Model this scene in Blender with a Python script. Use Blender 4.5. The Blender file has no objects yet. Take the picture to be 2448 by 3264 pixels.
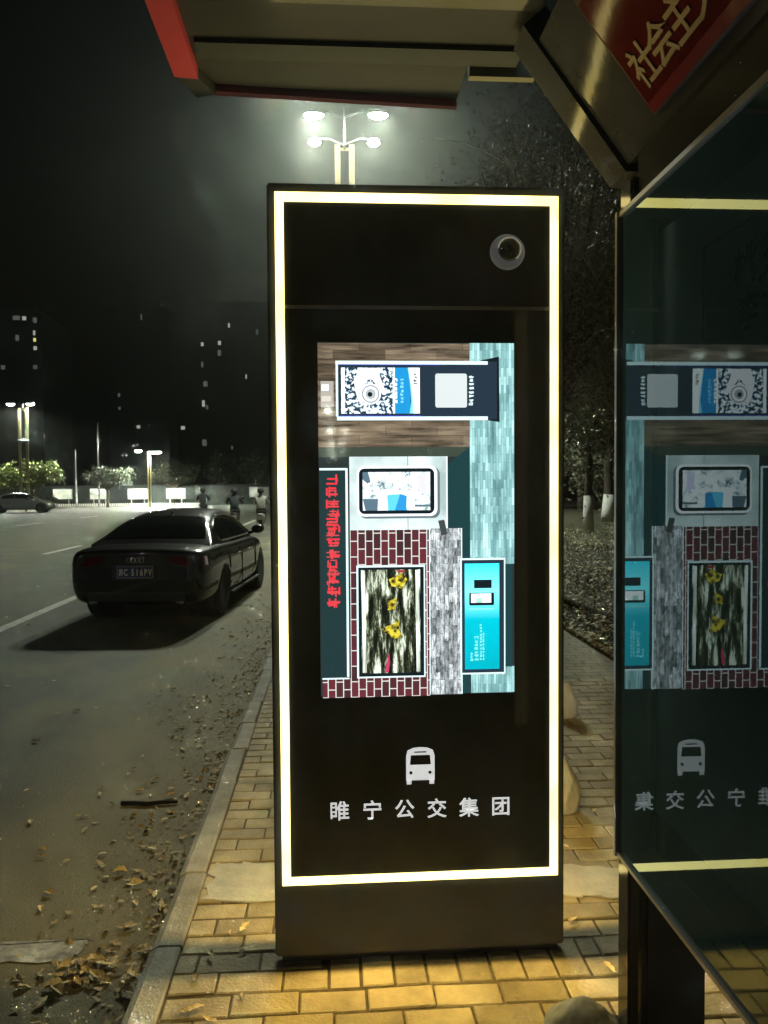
import bpy, bmesh, math, random
import numpy as np
from mathutils import Vector, Matrix

random.seed(7); rng = np.random.default_rng(7)
scene = bpy.context.scene
COL = scene.collection
R = math.radians

# ------------------------------------------------------------------ camera
cam_data = bpy.data.cameras.new('camera')
cam_data.sensor_fit = 'HORIZONTAL'; cam_data.sensor_width = 36.0; cam_data.lens = 36.03
cam_data.clip_start = 0.05; cam_data.clip_end = 3000
camera = bpy.data.objects.new('camera', cam_data); COL.objects.link(camera)
yaw, pitch, roll = R(3.7), R(-1.94), R(-0.40)
fwd = Vector((math.sin(yaw)*math.cos(pitch), math.cos(yaw)*math.cos(pitch), math.sin(pitch)))
rgt = fwd.cross(Vector((0, 0, 1))).normalized(); upv = rgt.cross(fwd)
rx = rgt*math.cos(roll) + upv*math.sin(roll); ux = upv*math.cos(roll) - rgt*math.sin(roll)
camera.matrix_world = Matrix(((rx.x, ux.x, -fwd.x, 0), (rx.y, ux.y, -fwd.y, 0), (rx.z, ux.z, -fwd.z, 1.55), (0, 0, 0, 1)))
scene.camera = camera

# ------------------------------------------------------------------ night sky, moonlight, exposure
world = bpy.data.worlds.new('World'); scene.world = world; world.use_nodes = True
wn = world.node_tree.nodes; wl = world.node_tree.links
bg = wn['Background']; sky = wn.new('ShaderNodeTexSky'); sky.sky_type = 'NISHITA'; sky.sun_disc = False
sky.sun_elevation = R(-4.0); sky.sun_rotation = R(200); sky.dust_density = 4.0
tint = wn.new('ShaderNodeMixRGB'); tint.blend_type = 'MULTIPLY'; tint.inputs['Fac'].default_value = 1; tint.inputs['Color2'].default_value = (.75, .80, .55, 1)   # town glow under cloud is greener than a clear night
wl.new(sky.outputs[0], tint.inputs['Color1']); wl.new(tint.outputs[0], bg.inputs[0]); bg.inputs[1].default_value = 0.1
sun_data = bpy.data.lights.new('moonlight', 'SUN'); sun_data.energy = 0.004; sun_data.angle = R(12); sun_data.color = (0.85, 0.92, 1.0)
sun = bpy.data.objects.new('moonlight', sun_data); COL.objects.link(sun); sun.rotation_euler = (R(35), 0, R(20))
vs = scene.view_settings; vs.view_transform = 'Standard'; vs.look = 'None'; vs.exposure = 0.12; vs.gamma = 1.0; vs.use_curve_mapping = False
cy = scene.cycles
cy.use_denoising = True; cy.denoiser = 'OPENIMAGEDENOISE'
cy.max_bounces = 5; cy.diffuse_bounces = 1; cy.glossy_bounces = 3; cy.transmission_bounces = 4; cy.transparent_max_bounces = 12; cy.volume_bounces = 0
cy.caustics_reflective = False; cy.caustics_refractive = False; cy.sample_clamp_indirect = 4.0; cy.sample_clamp_direct = 0.0
cy.blur_glossy = 0.5; cy.use_light_tree = True
cy.use_adaptive_sampling = True; cy.adaptive_threshold = 0.03; cy.adaptive_min_samples = 28

ROAD = -0.16

# ------------------------------------------------------------------ materials
MATS = {}
def nodes_of(m): return m.node_tree.nodes, m.node_tree.links
def mat(name, color=(.5, .5, .5), rough=.6, metal=0., spec=.5, coat=0., var=0., scale=8., bump=0., bscale=60., emit=None, estr=0., rvar=0., stretch=(1, 1, 1), world=False):
    if name in MATS: return MATS[name]
    m = bpy.data.materials.new(name); m.use_nodes = True; MATS[name] = m
    n, l = nodes_of(m); b = n['Principled BSDF']
    b.inputs['Base Color'].default_value = (*color, 1); b.inputs['Roughness'].default_value = rough
    b.inputs['Metallic'].default_value = metal; b.inputs['Specular IOR Level'].default_value = spec
    b.inputs['Coat Weight'].default_value = coat; b.inputs['Coat Roughness'].default_value = .03
    if emit: b.inputs['Emission Color'].default_value = (*emit, 1); b.inputs['Emission Strength'].default_value = estr
    if var or bump or rvar:
        tc = n.new('ShaderNodeTexCoord'); mp = n.new('ShaderNodeMapping'); mp.inputs['Scale'].default_value = stretch
        if world: l.new(n.new('ShaderNodeNewGeometry').outputs['Position'], mp.inputs['Vector'])
        else: l.new(tc.outputs['Object'], mp.inputs['Vector'])
    if var or rvar:
        t = n.new('ShaderNodeTexNoise'); t.inputs['Scale'].default_value = scale; t.inputs['Detail'].default_value = 6; t.inputs['Roughness'].default_value = .65
        l.new(mp.outputs[0], t.inputs['Vector'])
    if var:
        r = n.new('ShaderNodeValToRGB'); r.color_ramp.elements[0].position = .3; r.color_ramp.elements[1].position = .7
        r.color_ramp.elements[0].color = (*[c*(1-var) for c in color], 1); r.color_ramp.elements[1].color = (*[min(1, c*(1+var)) for c in color], 1)
        l.new(t.outputs['Fac'], r.inputs['Fac']); l.new(r.outputs['Color'], b.inputs['Base Color'])
    if rvar:
        q = n.new('ShaderNodeMapRange'); q.inputs['To Min'].default_value = max(.02, rough-rvar); q.inputs['To Max'].default_value = min(1, rough+rvar)
        l.new(t.outputs['Fac'], q.inputs['Value']); l.new(q.outputs[0], b.inputs['Roughness'])
    if bump:
        t2 = n.new('ShaderNodeTexNoise'); t2.inputs['Scale'].default_value = bscale; t2.inputs['Detail'].default_value = 8
        bp = n.new('ShaderNodeBump'); bp.inputs['Strength'].default_value = bump; bp.inputs['Distance'].default_value = .01
        l.new(mp.outputs[0], t2.inputs['Vector']); l.new(t2.outputs['Fac'], bp.inputs['Height']); l.new(bp.outputs[0], b.inputs['Normal'])
    return m
def per_object(m, lo=.75, hi=1.2):
    """vary a material's colour a little from object to object"""
    n, l = nodes_of(m); b = n['Principled BSDF']; src = b.inputs['Base Color'].links
    oi = n.new('ShaderNodeObjectInfo'); mr = n.new('ShaderNodeMapRange'); mr.inputs['To Min'].default_value = lo; mr.inputs['To Max'].default_value = hi
    l.new(oi.outputs['Random'], mr.inputs['Value'])
    mx = n.new('ShaderNodeVectorMath'); mx.operation = 'SCALE'
    if src: l.new(src[0].from_socket, mx.inputs[0])
    else: mx.inputs[0].default_value = b.inputs['Base Color'].default_value[:3]
    l.new(mr.outputs[0], mx.inputs['Scale']); l.new(mx.outputs[0], b.inputs['Base Color'])
    return m
def emis(name, color, strength=1.):
    """a face that gives off light under a thin glossy cover"""
    return mat(name, (.01, .01, .01), .05, emit=color, estr=strength*1.25)

M_led = mat('led_strip', (.8, .75, .5), .5, emit=(1., .80, .27), estr=3.2)
def led_unevenness():
    n, l = nodes_of(M_led); b = n['Principled BSDF']; tc = n.new('ShaderNodeTexCoord'); t = n.new('ShaderNodeTexNoise'); t.inputs['Scale'].default_value = 5; t.inputs['Detail'].default_value = 1; l.new(tc.outputs['Object'], t.inputs['Vector'])
    r = n.new('ShaderNodeValToRGB'); r.color_ramp.elements[0].position = .30; r.color_ramp.elements[1].position = .46; r.color_ramp.elements[0].color = (.9, .70, .20, 1); r.color_ramp.elements[1].color = (1, .80, .28, 1)
    l.new(t.outputs['Fac'], r.inputs['Fac']); l.new(r.outputs['Color'], b.inputs['Emission Color'])
led_unevenness()
M_body = mat('totem_paint', (.036, .043, .054), .42, spec=.4, var=.12, scale=30, bump=.03, bscale=400)
M_panel = mat('totem_glass_black', (.042, .05, .054), .045, spec=.5, rvar=.03, scale=3, var=.3, stretch=(1, 1, .5))
M_seam = mat('seam_grey', (.30, .30, .29), .4)
M_white = mat('sign_white', (.85, .86, .85), .5, emit=(.85, .88, .88), estr=.62)
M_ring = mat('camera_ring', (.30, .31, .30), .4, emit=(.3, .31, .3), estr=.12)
M_lens = mat('camera_lens', (.012, .013, .013), .05, coat=1)
M_steel = mat('shelter_metal', (.030, .034, .042), .10, spec=.5, rvar=.04, scale=9, var=.15, bump=.35, bscale=1.6)
M_steel_dark = mat('shelter_metal_dark', (.022, .025, .03), .2, metal=0., spec=.4, rvar=.06, scale=6)
M_roof = mat('roof_underside', (.026, .032, .042), .35, spec=.4, var=.15, scale=4, rvar=.08)
M_alu = mat('aluminium_trim', (.26, .27, .29), .35, metal=.3)
M_red = mat('red_trim', (.30, .042, .075), .45, coat=.3)
M_signred = mat('slogan_red', (.055, .008, .009), .10, spec=.5, rvar=.04, bump=.3, bscale=1.6)
M_gold = mat('slogan_gold', (.22, .19, .13), .45)

# ------------------------------------------------------------------ mesh helpers
def link_mesh(name, verts, faces, m, parent=None, smooth=False, world=True):
    me = bpy.data.meshes.new(name); me.from_pydata([tuple(v) for v in verts], [], faces); me.update()
    return finish(name, me, m, parent, smooth, world)
def finish(name, me, m, parent=None, smooth=False, world=True):
    if m is not None:
        for k in (m if isinstance(m, (list, tuple)) else [m]): me.materials.append(k)
    if smooth: me.shade_smooth()
    o = bpy.data.objects.new(name, me); COL.objects.link(o)
    if parent:
        o.parent = parent
        if world: o.matrix_parent_inverse = abs_matrix(parent).inverted()
    return o
def abs_matrix(o):
    m = o.matrix_basis.copy()
    if o.parent: m = abs_matrix(o.parent) @ o.matrix_parent_inverse @ m
    return m
def obj(name, bm, m, parent=None, smooth=False, world=True, bevel=0.):
    if bevel:
        bmesh.ops.bevel(bm, geom=list(bm.edges), offset=bevel, segments=2, affect='EDGES', clamp_overlap=True)
    bmesh.ops.recalc_face_normals(bm, faces=list(bm.faces))
    me = bpy.data.meshes.new(name); bm.to_mesh(me); bm.free()
    return finish(name, me, m, parent, smooth, world)
def box(bm, x0, x1, y0, y1, z0, z1, mtx=None):
    c = [(x0,y0,z0),(x1,y0,z0),(x1,y1,z0),(x0,y1,z0),(x0,y0,z1),(x1,y0,z1),(x1,y1,z1),(x0,y1,z1)]
    v = [bm.verts.new(mtx @ Vector(p) if mtx else p) for p in c]
    for f in ((0,3,2,1),(4,5,6,7),(0,1,5,4),(1,2,6,5),(2,3,7,6),(3,0,4,7)): bm.faces.new([v[i] for i in f])
    return bm
def B(*a, mtx=None): return box(bmesh.new(), *a, mtx=mtx)
def tube(bm, pts, radii, seg=8, caps=True):
    pts = [Vector(p) for p in pts]
    if not hasattr(radii, '__len__'): radii = [radii]*len(pts)
    rings = []; prev = None
    for i, p in enumerate(pts):
        d = (pts[min(i+1, len(pts)-1)]-pts[max(i-1, 0)]).normalized()
        if prev is None: a = d.orthogonal().normalized()
        else: a = (prev - d*prev.dot(d)); a = a.normalized() if a.length > 1e-6 else d.orthogonal().normalized()
        prev = a; b = d.cross(a)
        rings.append([bm.verts.new(p + (a*math.cos(2*math.pi*k/seg)+b*math.sin(2*math.pi*k/seg))*radii[i]) for k in range(seg)])
    for i in range(len(rings)-1):
        for k in range(seg): bm.faces.new((rings[i][k], rings[i][(k+1)%seg], rings[i+1][(k+1)%seg], rings[i+1][k]))
    if caps: bm.faces.new(rings[0][::-1]); bm.faces.new(rings[-1])
    return bm
def lathe(bm, prof, seg=24, mtx=None):
    """prof: (radius, height) pairs turned round z"""
    rings = []
    for r, h in prof:
        ring = []
        for k in range(seg):
            p = Vector((r*math.cos(2*math.pi*k/seg), r*math.sin(2*math.pi*k/seg), h)); ring.append(bm.verts.new(mtx @ p if mtx else p))
        rings.append(ring)
    for i in range(len(rings)-1):
        for k in range(seg): bm.faces.new((rings[i][k], rings[i][(k+1)%seg], rings[i+1][(k+1)%seg], rings[i+1][k]))
    bm.faces.new(rings[0][::-1]); bm.faces.new(rings[-1])
    return bm
def prism(bm, poly, axis, a0, a1):
    """poly in the two other axes, extruded along axis from a0 to a1"""
    def P(u, v, w): return {'x': (w, u, v), 'y': (u, w, v), 'z': (u, v, w)}[axis]
    lo = [bm.verts.new(P(u, v, a0)) for u, v in poly]; hi = [bm.verts.new(P(u, v, a1)) for u, v in poly]
    n = len(poly)
    for k in range(n): bm.faces.new((lo[k], lo[(k+1)%n], hi[(k+1)%n], hi[k]))
    bm.faces.new(lo[::-1]); bm.faces.new(hi)
    return bm
def thing(name, label, cat, loc=(0, 0, 0), rotz=0., group=None):
    o = bpy.data.objects.new(name, None); COL.objects.link(o); o.empty_display_size = .1
    o.location = loc; o.rotation_euler = (0, 0, rotz); tag(o, label, cat, group)
    return o
def tag(o, label=None, cat=None, group=None, kind=None):
    if label: o['label'] = label
    if cat: o['category'] = cat
    if group: o['group'] = group
    if kind: o['kind'] = kind
    return o
def struct(o): o['kind'] = 'structure'; return o
def dup(root, loc, rotz=0., scale=1., label=None):
    r = root.copy(); COL.objects.link(r); r.location = loc; r.rotation_euler = (0, 0, rotz); r.scale = (scale,)*3
    if label: r['label'] = label
    for ch in list(root.children):
        c = ch.copy(); COL.objects.link(c); c.parent = r
        for g in list(ch.children):
            d = g.copy(); COL.objects.link(d); d.parent = c
    return r
def text_mesh(body, size, bold=0., extrude=0., spacing=1.):
    c = bpy.data.curves.new('lettering', 'FONT'); c.body = body; c.size = size; c.align_x = 'CENTER'; c.align_y = 'CENTER'
    c.offset = bold; c.extrude = extrude; c.space_character = spacing; c.resolution_u = 3
    o = bpy.data.objects.new('lettering', c); COL.objects.link(o)
    dg = bpy.context.evaluated_depsgraph_get(); dg.update()
    me = bpy.data.meshes.new_from_object(o.evaluated_get(dg)); bpy.data.objects.remove(o); bpy.data.curves.remove(c)
    me.materials.clear()
    co = np.empty(len(me.vertices)*3); me.vertices.foreach_get('co', co); co = co.reshape(-1, 3)
    mid = (co.min(0)+co.max(0))/2; co[:, :2] -= mid[:2]; me.vertices.foreach_set('co', co.ravel()); me.update()
    return me
def lettering(name, body, size, m, parent, mtx, **kw):
    me = text_mesh(body, size, **kw); me.transform(mtx)
    return finish(name, me, m, parent)
def applied(o):
    dg = bpy.context.evaluated_depsgraph_get(); dg.update()
    me = bpy.data.meshes.new_from_object(o.evaluated_get(dg)); old = o.data
    o.modifiers.clear(); o.data = me
    return o
XZ = Matrix(((1,0,0,0),(0,0,-1,0),(0,1,0,0),(0,0,0,1)))          # stands a flat x-y drawing upright, facing -y

# ================================================================== GROUND
M_asphalt = mat('asphalt', (.070, .073, .054), .78, var=.22, scale=1.3, bump=.6, bscale=210)
def asphalt_dust_glow():
    n, l = nodes_of(M_asphalt); b = n['Principled BSDF']; src = b.inputs['Base Color'].links[0].from_socket
    tc = n.new('ShaderNodeTexCoord'); sep = n.new('ShaderNodeSeparateXYZ'); l.new(tc.outputs['Object'], sep.inputs[0])
    # dust and dried mud along the gutter; its warm spread also paints LED light
    mr = n.new('ShaderNodeMapRange'); mr.inputs['From Min'].default_value = -3.0; mr.inputs['From Max'].default_value = -.75; l.new(sep.outputs['X'], mr.inputs['Value'])
    mp = n.new('ShaderNodeMapping'); mp.inputs['Scale'].default_value = (.9, .55, 1); l.new(tc.outputs['Object'], mp.inputs['Vector'])
    t = n.new('ShaderNodeTexNoise'); t.inputs['Scale'].default_value = 1.6; t.inputs['Detail'].default_value = 5; l.new(mp.outputs[0], t.inputs['Vector'])
    ad = n.new('ShaderNodeMath'); ad.operation = 'MULTIPLY_ADD'; ad.inputs[1].default_value = .55; l.new(mr.outputs[0], ad.inputs[0]); l.new(t.outputs['Fac'], ad.inputs[2])
    rp = n.new('ShaderNodeValToRGB'); rp.color_ramp.elements[0].position = .56; rp.color_ramp.elements[1].position = .92
    l.new(ad.outputs[0], rp.inputs['Fac'])
    sp = n.new('ShaderNodeTexNoise'); sp.inputs['Scale'].default_value = 260; sp.inputs['Detail'].default_value = 2; l.new(tc.outputs['Object'], sp.inputs['Vector'])
    sr = n.new('ShaderNodeValToRGB'); sr.color_ramp.elements[0].position = .57; sr.color_ramp.elements[1].position = .68; l.new(sp.outputs['Fac'], sr.inputs['Fac'])
    m0 = n.new('ShaderNodeMixRGB'); m0.inputs['Color2'].default_value = (.15, .145, .12, 1); l.new(src, m0.inputs['Color1']); l.new(sr.outputs['Color'], m0.inputs['Fac'])
    mx = n.new('ShaderNodeMixRGB'); mx.inputs['Color2'].default_value = (.20, .168, .084, 1); l.new(m0.outputs[0], mx.inputs['Color1']); l.new(rp.outputs['Color'], mx.inputs['Fac'])
    l.new(mx.outputs[0], b.inputs['Base Color'])
asphalt_dust_glow()
def sheet(name, x0, x1, y0, y1, z, m, nx=1, ny=1):
    xs = np.linspace(x0, x1, nx+1); ys = np.linspace(y0, y1, ny+1)
    v = [(x, y, z) for y in ys for x in xs]
    f = [(j*(nx+1)+i, j*(nx+1)+i+1, (j+1)*(nx+1)+i+1, (j+1)*(nx+1)+i) for j in range(ny) for i in range(nx)]
    return link_mesh(name, v, f, m)
M_soil = mat('soil', (.075, .065, .045), .95, var=.3, scale=2, bump=.4, bscale=40)
struct(sheet('ground', -900, 900, -400, 1500, ROAD-.25, M_soil))
struct(sheet('road', -24, -.58, -235, 53, ROAD, M_asphalt))
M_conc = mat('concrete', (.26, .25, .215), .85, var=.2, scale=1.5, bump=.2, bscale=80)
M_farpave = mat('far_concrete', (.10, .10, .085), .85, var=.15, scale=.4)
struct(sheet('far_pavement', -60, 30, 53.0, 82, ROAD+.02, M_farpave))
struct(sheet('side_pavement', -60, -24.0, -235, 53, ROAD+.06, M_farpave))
M_paint = mat('road_paint', (.42, .42, .38), .7, var=.45, scale=14, bump=.2, bscale=120)
M_paint_old = mat('road_paint_worn', (.34, .33, .29), .75, var=.6, scale=22, bump=.2, bscale=120)
def marking(x0, x1, y0, y1, m=M_paint): return struct(sheet('road_marking', x0, x1, y0, y1, ROAD+.004, m))
marking(-4.13, -3.98, 4.4, 40); marking(-4.13, -3.98, -60, 1)
for k in range(-3, 4): marking(-7.6, -7.45, 20.4+k*9, 23.4+k*9)
for k in range(-3, 5): marking(-14.6, -14.4, 9+k*9, 12+k*9)

# pavement: joint bed, pavers, kerbstones
M_joint = mat('joint_soil', (.10, .08, .045), .95, var=.4, scale=30, bump=.4, bscale=120)
M_pave_far = mat('pavement_far', (.30, .27, .19), .85, var=.16, scale=2.0, bump=.15, bscale=90)
def paver_lines(m):
    n, l = nodes_of(m); b = n['Principled BSDF']; src = b.inputs['Base Color'].links[0].from_socket
    tc = n.new('ShaderNodeTexCoord'); br = n.new('ShaderNodeTexBrick'); br.inputs['Scale'].default_value = 1.; br.inputs['Brick Width'].default_value = .206; br.inputs['Row Height'].default_value = .105
    br.inputs['Mortar Size'].default_value = .006; br.inputs['Color1'].default_value = (1, 1, 1, 1); br.inputs['Color2'].default_value = (.82, .82, .82, 1); br.inputs['Mortar'].default_value = (.3, .28, .24, 1)
    l.new(tc.outputs['Object'], br.inputs['Vector']); mx = n.new('ShaderNodeMixRGB'); mx.blend_type = 'MULTIPLY'; mx.inputs['Fac'].default_value = 1
    l.new(src, mx.inputs['Color1']); l.new(br.outputs['Color'], mx.inputs['Color2']); l.new(mx.outputs[0], b.inputs['Base Color'])
paver_lines(M_pave_far)
pavement = struct(sheet('pavement', -.58, 2.44, -235, 52.9, -.006, M_joint))
far_slabs = sheet('paver_field', -.525, 2.44, 6.0, 52.8, -.004, M_pave_far); far_slabs.parent = pavement; far_slabs['kind'] = 'stuff'
near_slabs = sheet('paver_field', -.525, 2.44, -235, .8, -.004, M_pave_far); near_slabs.parent = pavement; near_slabs['kind'] = 'stuff'
M_paver = per_object(mat('paver_concrete', (.40, .335, .205), .82, var=.5, scale=3.2, bump=.45, bscale=90, world=True), .72, 1.12)
def paver_mesh(w, d):
    bm = bmesh.new(); b = .004
    lo = [bm.verts.new(p) for p in ((-w/2, -d/2, -.03), (w/2, -d/2, -.03), (w/2, d/2, -.03), (-w/2, d/2, -.03))]
    mi = [bm.verts.new(p) for p in ((-w/2, -d/2, -b), (w/2, -d/2, -b), (w/2, d/2, -b), (-w/2, d/2, -b))]
    hi = [bm.verts.new(p) for p in ((-w/2+b, -d/2+b, 0), (w/2-b, -d/2+b, 0), (w/2-b, d/2-b, 0), (-w/2+b, d/2-b, 0))]
    for k in range(4):
        bm.faces.new((lo[k], lo[(k+1)%4], mi[(k+1)%4], mi[k])); bm.faces.new((mi[k], mi[(k+1)%4], hi[(k+1)%4], hi[k]))
    bm.faces.new(hi); me = bpy.data.meshes.new('paver'); bmesh.ops.recalc_face_normals(bm, faces=list(bm.faces)); bm.to_mesh(me); bm.free(); me.materials.append(M_paver)
    return me
ME_STRETCH, ME_SOLDIER = paver_mesh(.197, .096), paver_mesh(.096, .197)
slots = []
def row(y, off, spans=((-.525, 2.435),)):
    for x0, x1 in spans:
        x = x0 - off
        while x < x1-.03:
            a, b = max(x, x0), min(x+.2035, x1)
            if b-a > .035: slots.append(((a+b)/2, y, ME_STRETCH, (b-a-.004)/.197))
            x += .2055
k = 0; y = 2.275
while y > .8: row(y, (k % 2)*.103 + random.uniform(0, .012)); y -= .1045; k += 1
for yy in (2.383, 2.487): row(yy, .06+.08*(yy > 2.4), ((-.525, -.033), (.805, 2.435)))
for i in range(8): slots.append((.02+i*.1045, 2.434, ME_SOLDIER, 1.))
y = 2.592; k = 0
while y < 6.0: row(y, (k % 2)*.103 + random.uniform(0, .015)); y += .1045; k += 1
def in_front(s): return (s[1] > 1.55 and abs(s[0]-.45) < 1.3)
slots.sort(key=lambda s: (not in_front(s), s[1]))
def in_view(s): a = math.atan2(s[0], s[1]); return s[1] > 1.85 and R(-26) < a < R(32)
singles = [s for s in slots if in_view(s)][:300]; chosen = set(id(s) for s in singles)
for x, y, me, sx in singles:
    o = bpy.data.objects.new('paver', me); COL.objects.link(o); o.parent = pavement
    o.scale = (sx, 1, 1); o.location = (x, y, random.uniform(-.0045, .0025)); o.rotation_euler = (random.uniform(-.016, .016), random.uniform(-.016, .016), random.uniform(-.02, .02))
V, F = [], []
for s in slots:
    if id(s) in chosen: continue
    x, y, me, sx = s; b0 = len(V); dz = random.uniform(-.003, .001)
    V += [(v.co.x*sx+x, v.co.y+y, v.co.z+dz) for v in me.vertices]; F += [tuple(i+b0 for i in p.vertices) for p in me.polygons]
rest = link_mesh('paver_field', V, F, M_paver, pavement); rest['kind'] = 'stuff'
M_kerb = per_object(mat('kerb_stone', (.33, .31, .25), .8, var=.32, scale=5, bump=.4, bscale=90, world=True), .8, 1.15)
kerb = struct(sheet('kerb_bed', -.64, -.52, -235, 53, ROAD+.006, M_joint)); kerb.name = 'kerb'
def kerb_mesh(L):
    bm = bmesh.new(); prism(bm, [(-.645, ROAD-.02), (-.53, ROAD-.02), (-.53, .006), (-.537, .011), (-.608, .011), (-.632, -.004), (-.643, -.03)], 'y', -L/2, L/2)
    bmesh.ops.recalc_face_normals(bm, faces=list(bm.faces)); me = bpy.data.meshes.new('kerbstone'); bm.to_mesh(me); bm.free(); me.materials.append(M_kerb); return me
KM = kerb_mesh(.482)
for i in range(-8, 70):
    o = bpy.data.objects.new('kerbstone', KM); COL.objects.link(o); o.parent = kerb
    o.location = (random.uniform(-.006, .006), 2.575+.49*i+.245, random.uniform(-.006, .004)); o.rotation_euler = (0, 0, random.uniform(-.006, .006))
rest = link_mesh('kerb_run', *(lambda b: ([v.co[:] for v in b.verts], [tuple(v.index for v in f.verts) for f in b.faces]))((lambda b: (prism(b, [(-.645, ROAD-.02), (-.53, ROAD-.02), (-.53, .006), (-.608, .006), (-.64, -.02)], 'y', 37.2, 52.9), b.verts.index_update(), b)[2])(bmesh.new())), M_kerb, kerb)
# cement left round the totem's footing, with broken edges
M_cement = mat('cement', (.46, .44, .37), .9, var=.25, scale=8, bump=.4, bscale=70)
def ragged(name, pts, z, m, jitter=.02, sub=9, seed=1, thick=.006):
    r = random.Random(seed); out = []
    for i in range(len(pts)):
        a, b = Vector(pts[i]), Vector(pts[(i+1) % len(pts)])
        for k in range(sub): p = a.lerp(b, k/sub); out.append((p.x+r.uniform(-jitter, jitter), p.y+r.uniform(-jitter, jitter)))
    bm = bmesh.new(); vs_ = [bm.verts.new((x, y, z)) for x, y in out]; f = bm.faces.new(vs_); ex = bmesh.ops.extrude_face_region(bm, geom=[f])
    for g in ex['geom']:
        if isinstance(g, bmesh.types.BMVert): g.co.z -= thick
    return struct(obj(name, bm, m))
ragged('cement_patch', [(-.50, 2.86), (.9, 2.80), (1.22, 2.74), (1.25, 2.95), (.8, 3.05), (-.2, 3.12), (-.5, 3.15)], .006, M_cement, .022)
ragged('road_marking', [(-2.9, 2.80), (-1.9, 2.80), (-.97, 2.79), (-.93, 2.92), (-1.9, 2.93), (-2.9, 2.93)], ROAD+.004, M_paint_old, .012, 16, 3, .001)
# lawn
M_lawn = mat('lawn_soil', (.06, .058, .032), .95, var=.5, scale=3, bump=.6, bscale=25)
xs = np.linspace(2.44, 60, 90); ys = np.linspace(-30, 90, 121)
V = [(x, y, -.01+.05*math.sin(x*1.3+y*.7)*min(1, (x-2.44)*.8)) for y in ys for x in xs]
F = [(j*90+i, j*90+i+1, (j+1)*90+i+1, (j+1)*90+i) for j in range(120) for i in range(89)]
struct(link_mesh('lawn', V, F, M_lawn, smooth=True))

# ================================================================== BUS STOP TOTEM
TX0, TX1, TY, TD, TZ = -.203, .745, 2.45, .11, 2.50
totem = thing('bus_stop_totem', 'tall dark information totem with glowing yellow border and lit screen', 'totem', (.271, TY+TD/2, 0))
obj('plinth', B(TX0+.02, TX1-.02, TY+.03, TY+TD-.02, -.004, .035), M_body, totem)
obj('housing', B(TX0, TX1, TY, TY+TD, .03, TZ), M_body, totem, bevel=.006)
LX0, LX1, LZ0, LZ1, LW = -.177, .721, .270, 2.468, .028
def led_frame(yf, s):
    g = .010
    for (x0, x1, z0, z1) in ((LX0, LX1, LZ1-LW, LZ1), (LX0, LX1, LZ0, LZ0+LW*.85), (LX0, LX0+LW*.95, LZ0+LW*.85, LZ1-LW), (LX1-LW*.85, LX1, LZ0+LW*.85, LZ1-LW)):
        a, b = sorted((yf, yf+s*g)); obj('led_strip', B(x0, x1, a, b, z0, z1), M_led, totem)
led_frame(TY-.001, -1); led_frame(TY+TD+.001, 1)
def diodes(yf, s, watts):
    """the light-emitting diodes of the strips: small wide-angle lamps facing outwards"""
    ld = bpy.data.lights.new('led_diode', 'SPOT'); ld.energy = watts; ld.color = (1., .69, .20); ld.spot_size = R(180); ld.spot_blend = .12; ld.shadow_soft_size = 0.
    spots = [(LX0+(k+.5)/5*(LX1-LX0), z) for k in range(5) for z in (LZ0+.012, LZ1-.014)] + [(x, LZ0+(k+.5)/6*(LZ1-LZ0)) for k in range(6) for x in (LX0+.013, LX1-.013)]
    for x, z in spots:
        o = bpy.data.objects.new('led_diode', ld); COL.objects.link(o); o.location = (x, yf+s*.014, z); o.rotation_euler = (R(-90) if s < 0 else R(90), 0, 0)
        o.visible_glossy = False                       # mirrors show the strip itself, not its diodes a second time
        o.parent = totem; o.matrix_parent_inverse = abs_matrix(totem).inverted()
diodes(TY, -1, 2.1); diodes(TY+TD, 1, 2.4)
PX0, PX1 = LX0+LW, LX1-LW*.9
obj('glass_panel', B(PX0, PX1, TY-.006, TY-.001, LZ0+LW*.9, 2.108), M_panel, totem)
obj('glass_panel', B(PX0, PX1, TY-.006, TY-.001, 2.120, LZ1-LW-.001), M_panel, totem)
obj('seam_strip', B(PX0, PX1, TY-.0075, TY-.001, 2.108, 2.119), M_seam, totem)
obj('rear_panel', B(PX0, PX1, TY+TD+.001, TY+TD+.006, LZ0+LW, LZ1-LW), M_panel, totem)
# round camera behind its ring
bm = bmesh.new(); cx, cz = .557, 2.291
mt = Matrix.Translation((cx, TY-.006, cz)) @ Matrix.Rotation(R(90), 4, 'X')
lathe(bm, [(.056, .0), (.056, .004), (.050, .006), (.040, .006), (.037, .002)], 40, mt); ring = obj('camera_ring', bm, M_ring, totem, True)
mt = Matrix.Translation((cx+.006, TY-.007, cz+.008)) @ Matrix.Rotation(R(90), 4, 'X')
bm = bmesh.new(); lathe(bm, [(.037*math.cos(a), .004+.02*math.sin(a)) for a in np.linspace(0, 1.5, 8)], 32, mt); obj('lens', bm, M_lens, ring, True)
bm = bmesh.new(); tube(bm, [(cx+.006+.036*math.cos(a), TY-.0155, cz+.008+.036*math.sin(a)) for a in np.linspace(R(-55), R(175), 26)], .0016, 6); obj('lens_rim', bm, mat('lens_rim', (.6, .6, .58), .25, metal=.5, emit=(.6, .62, .58), estr=.4), ring, True)
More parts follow.
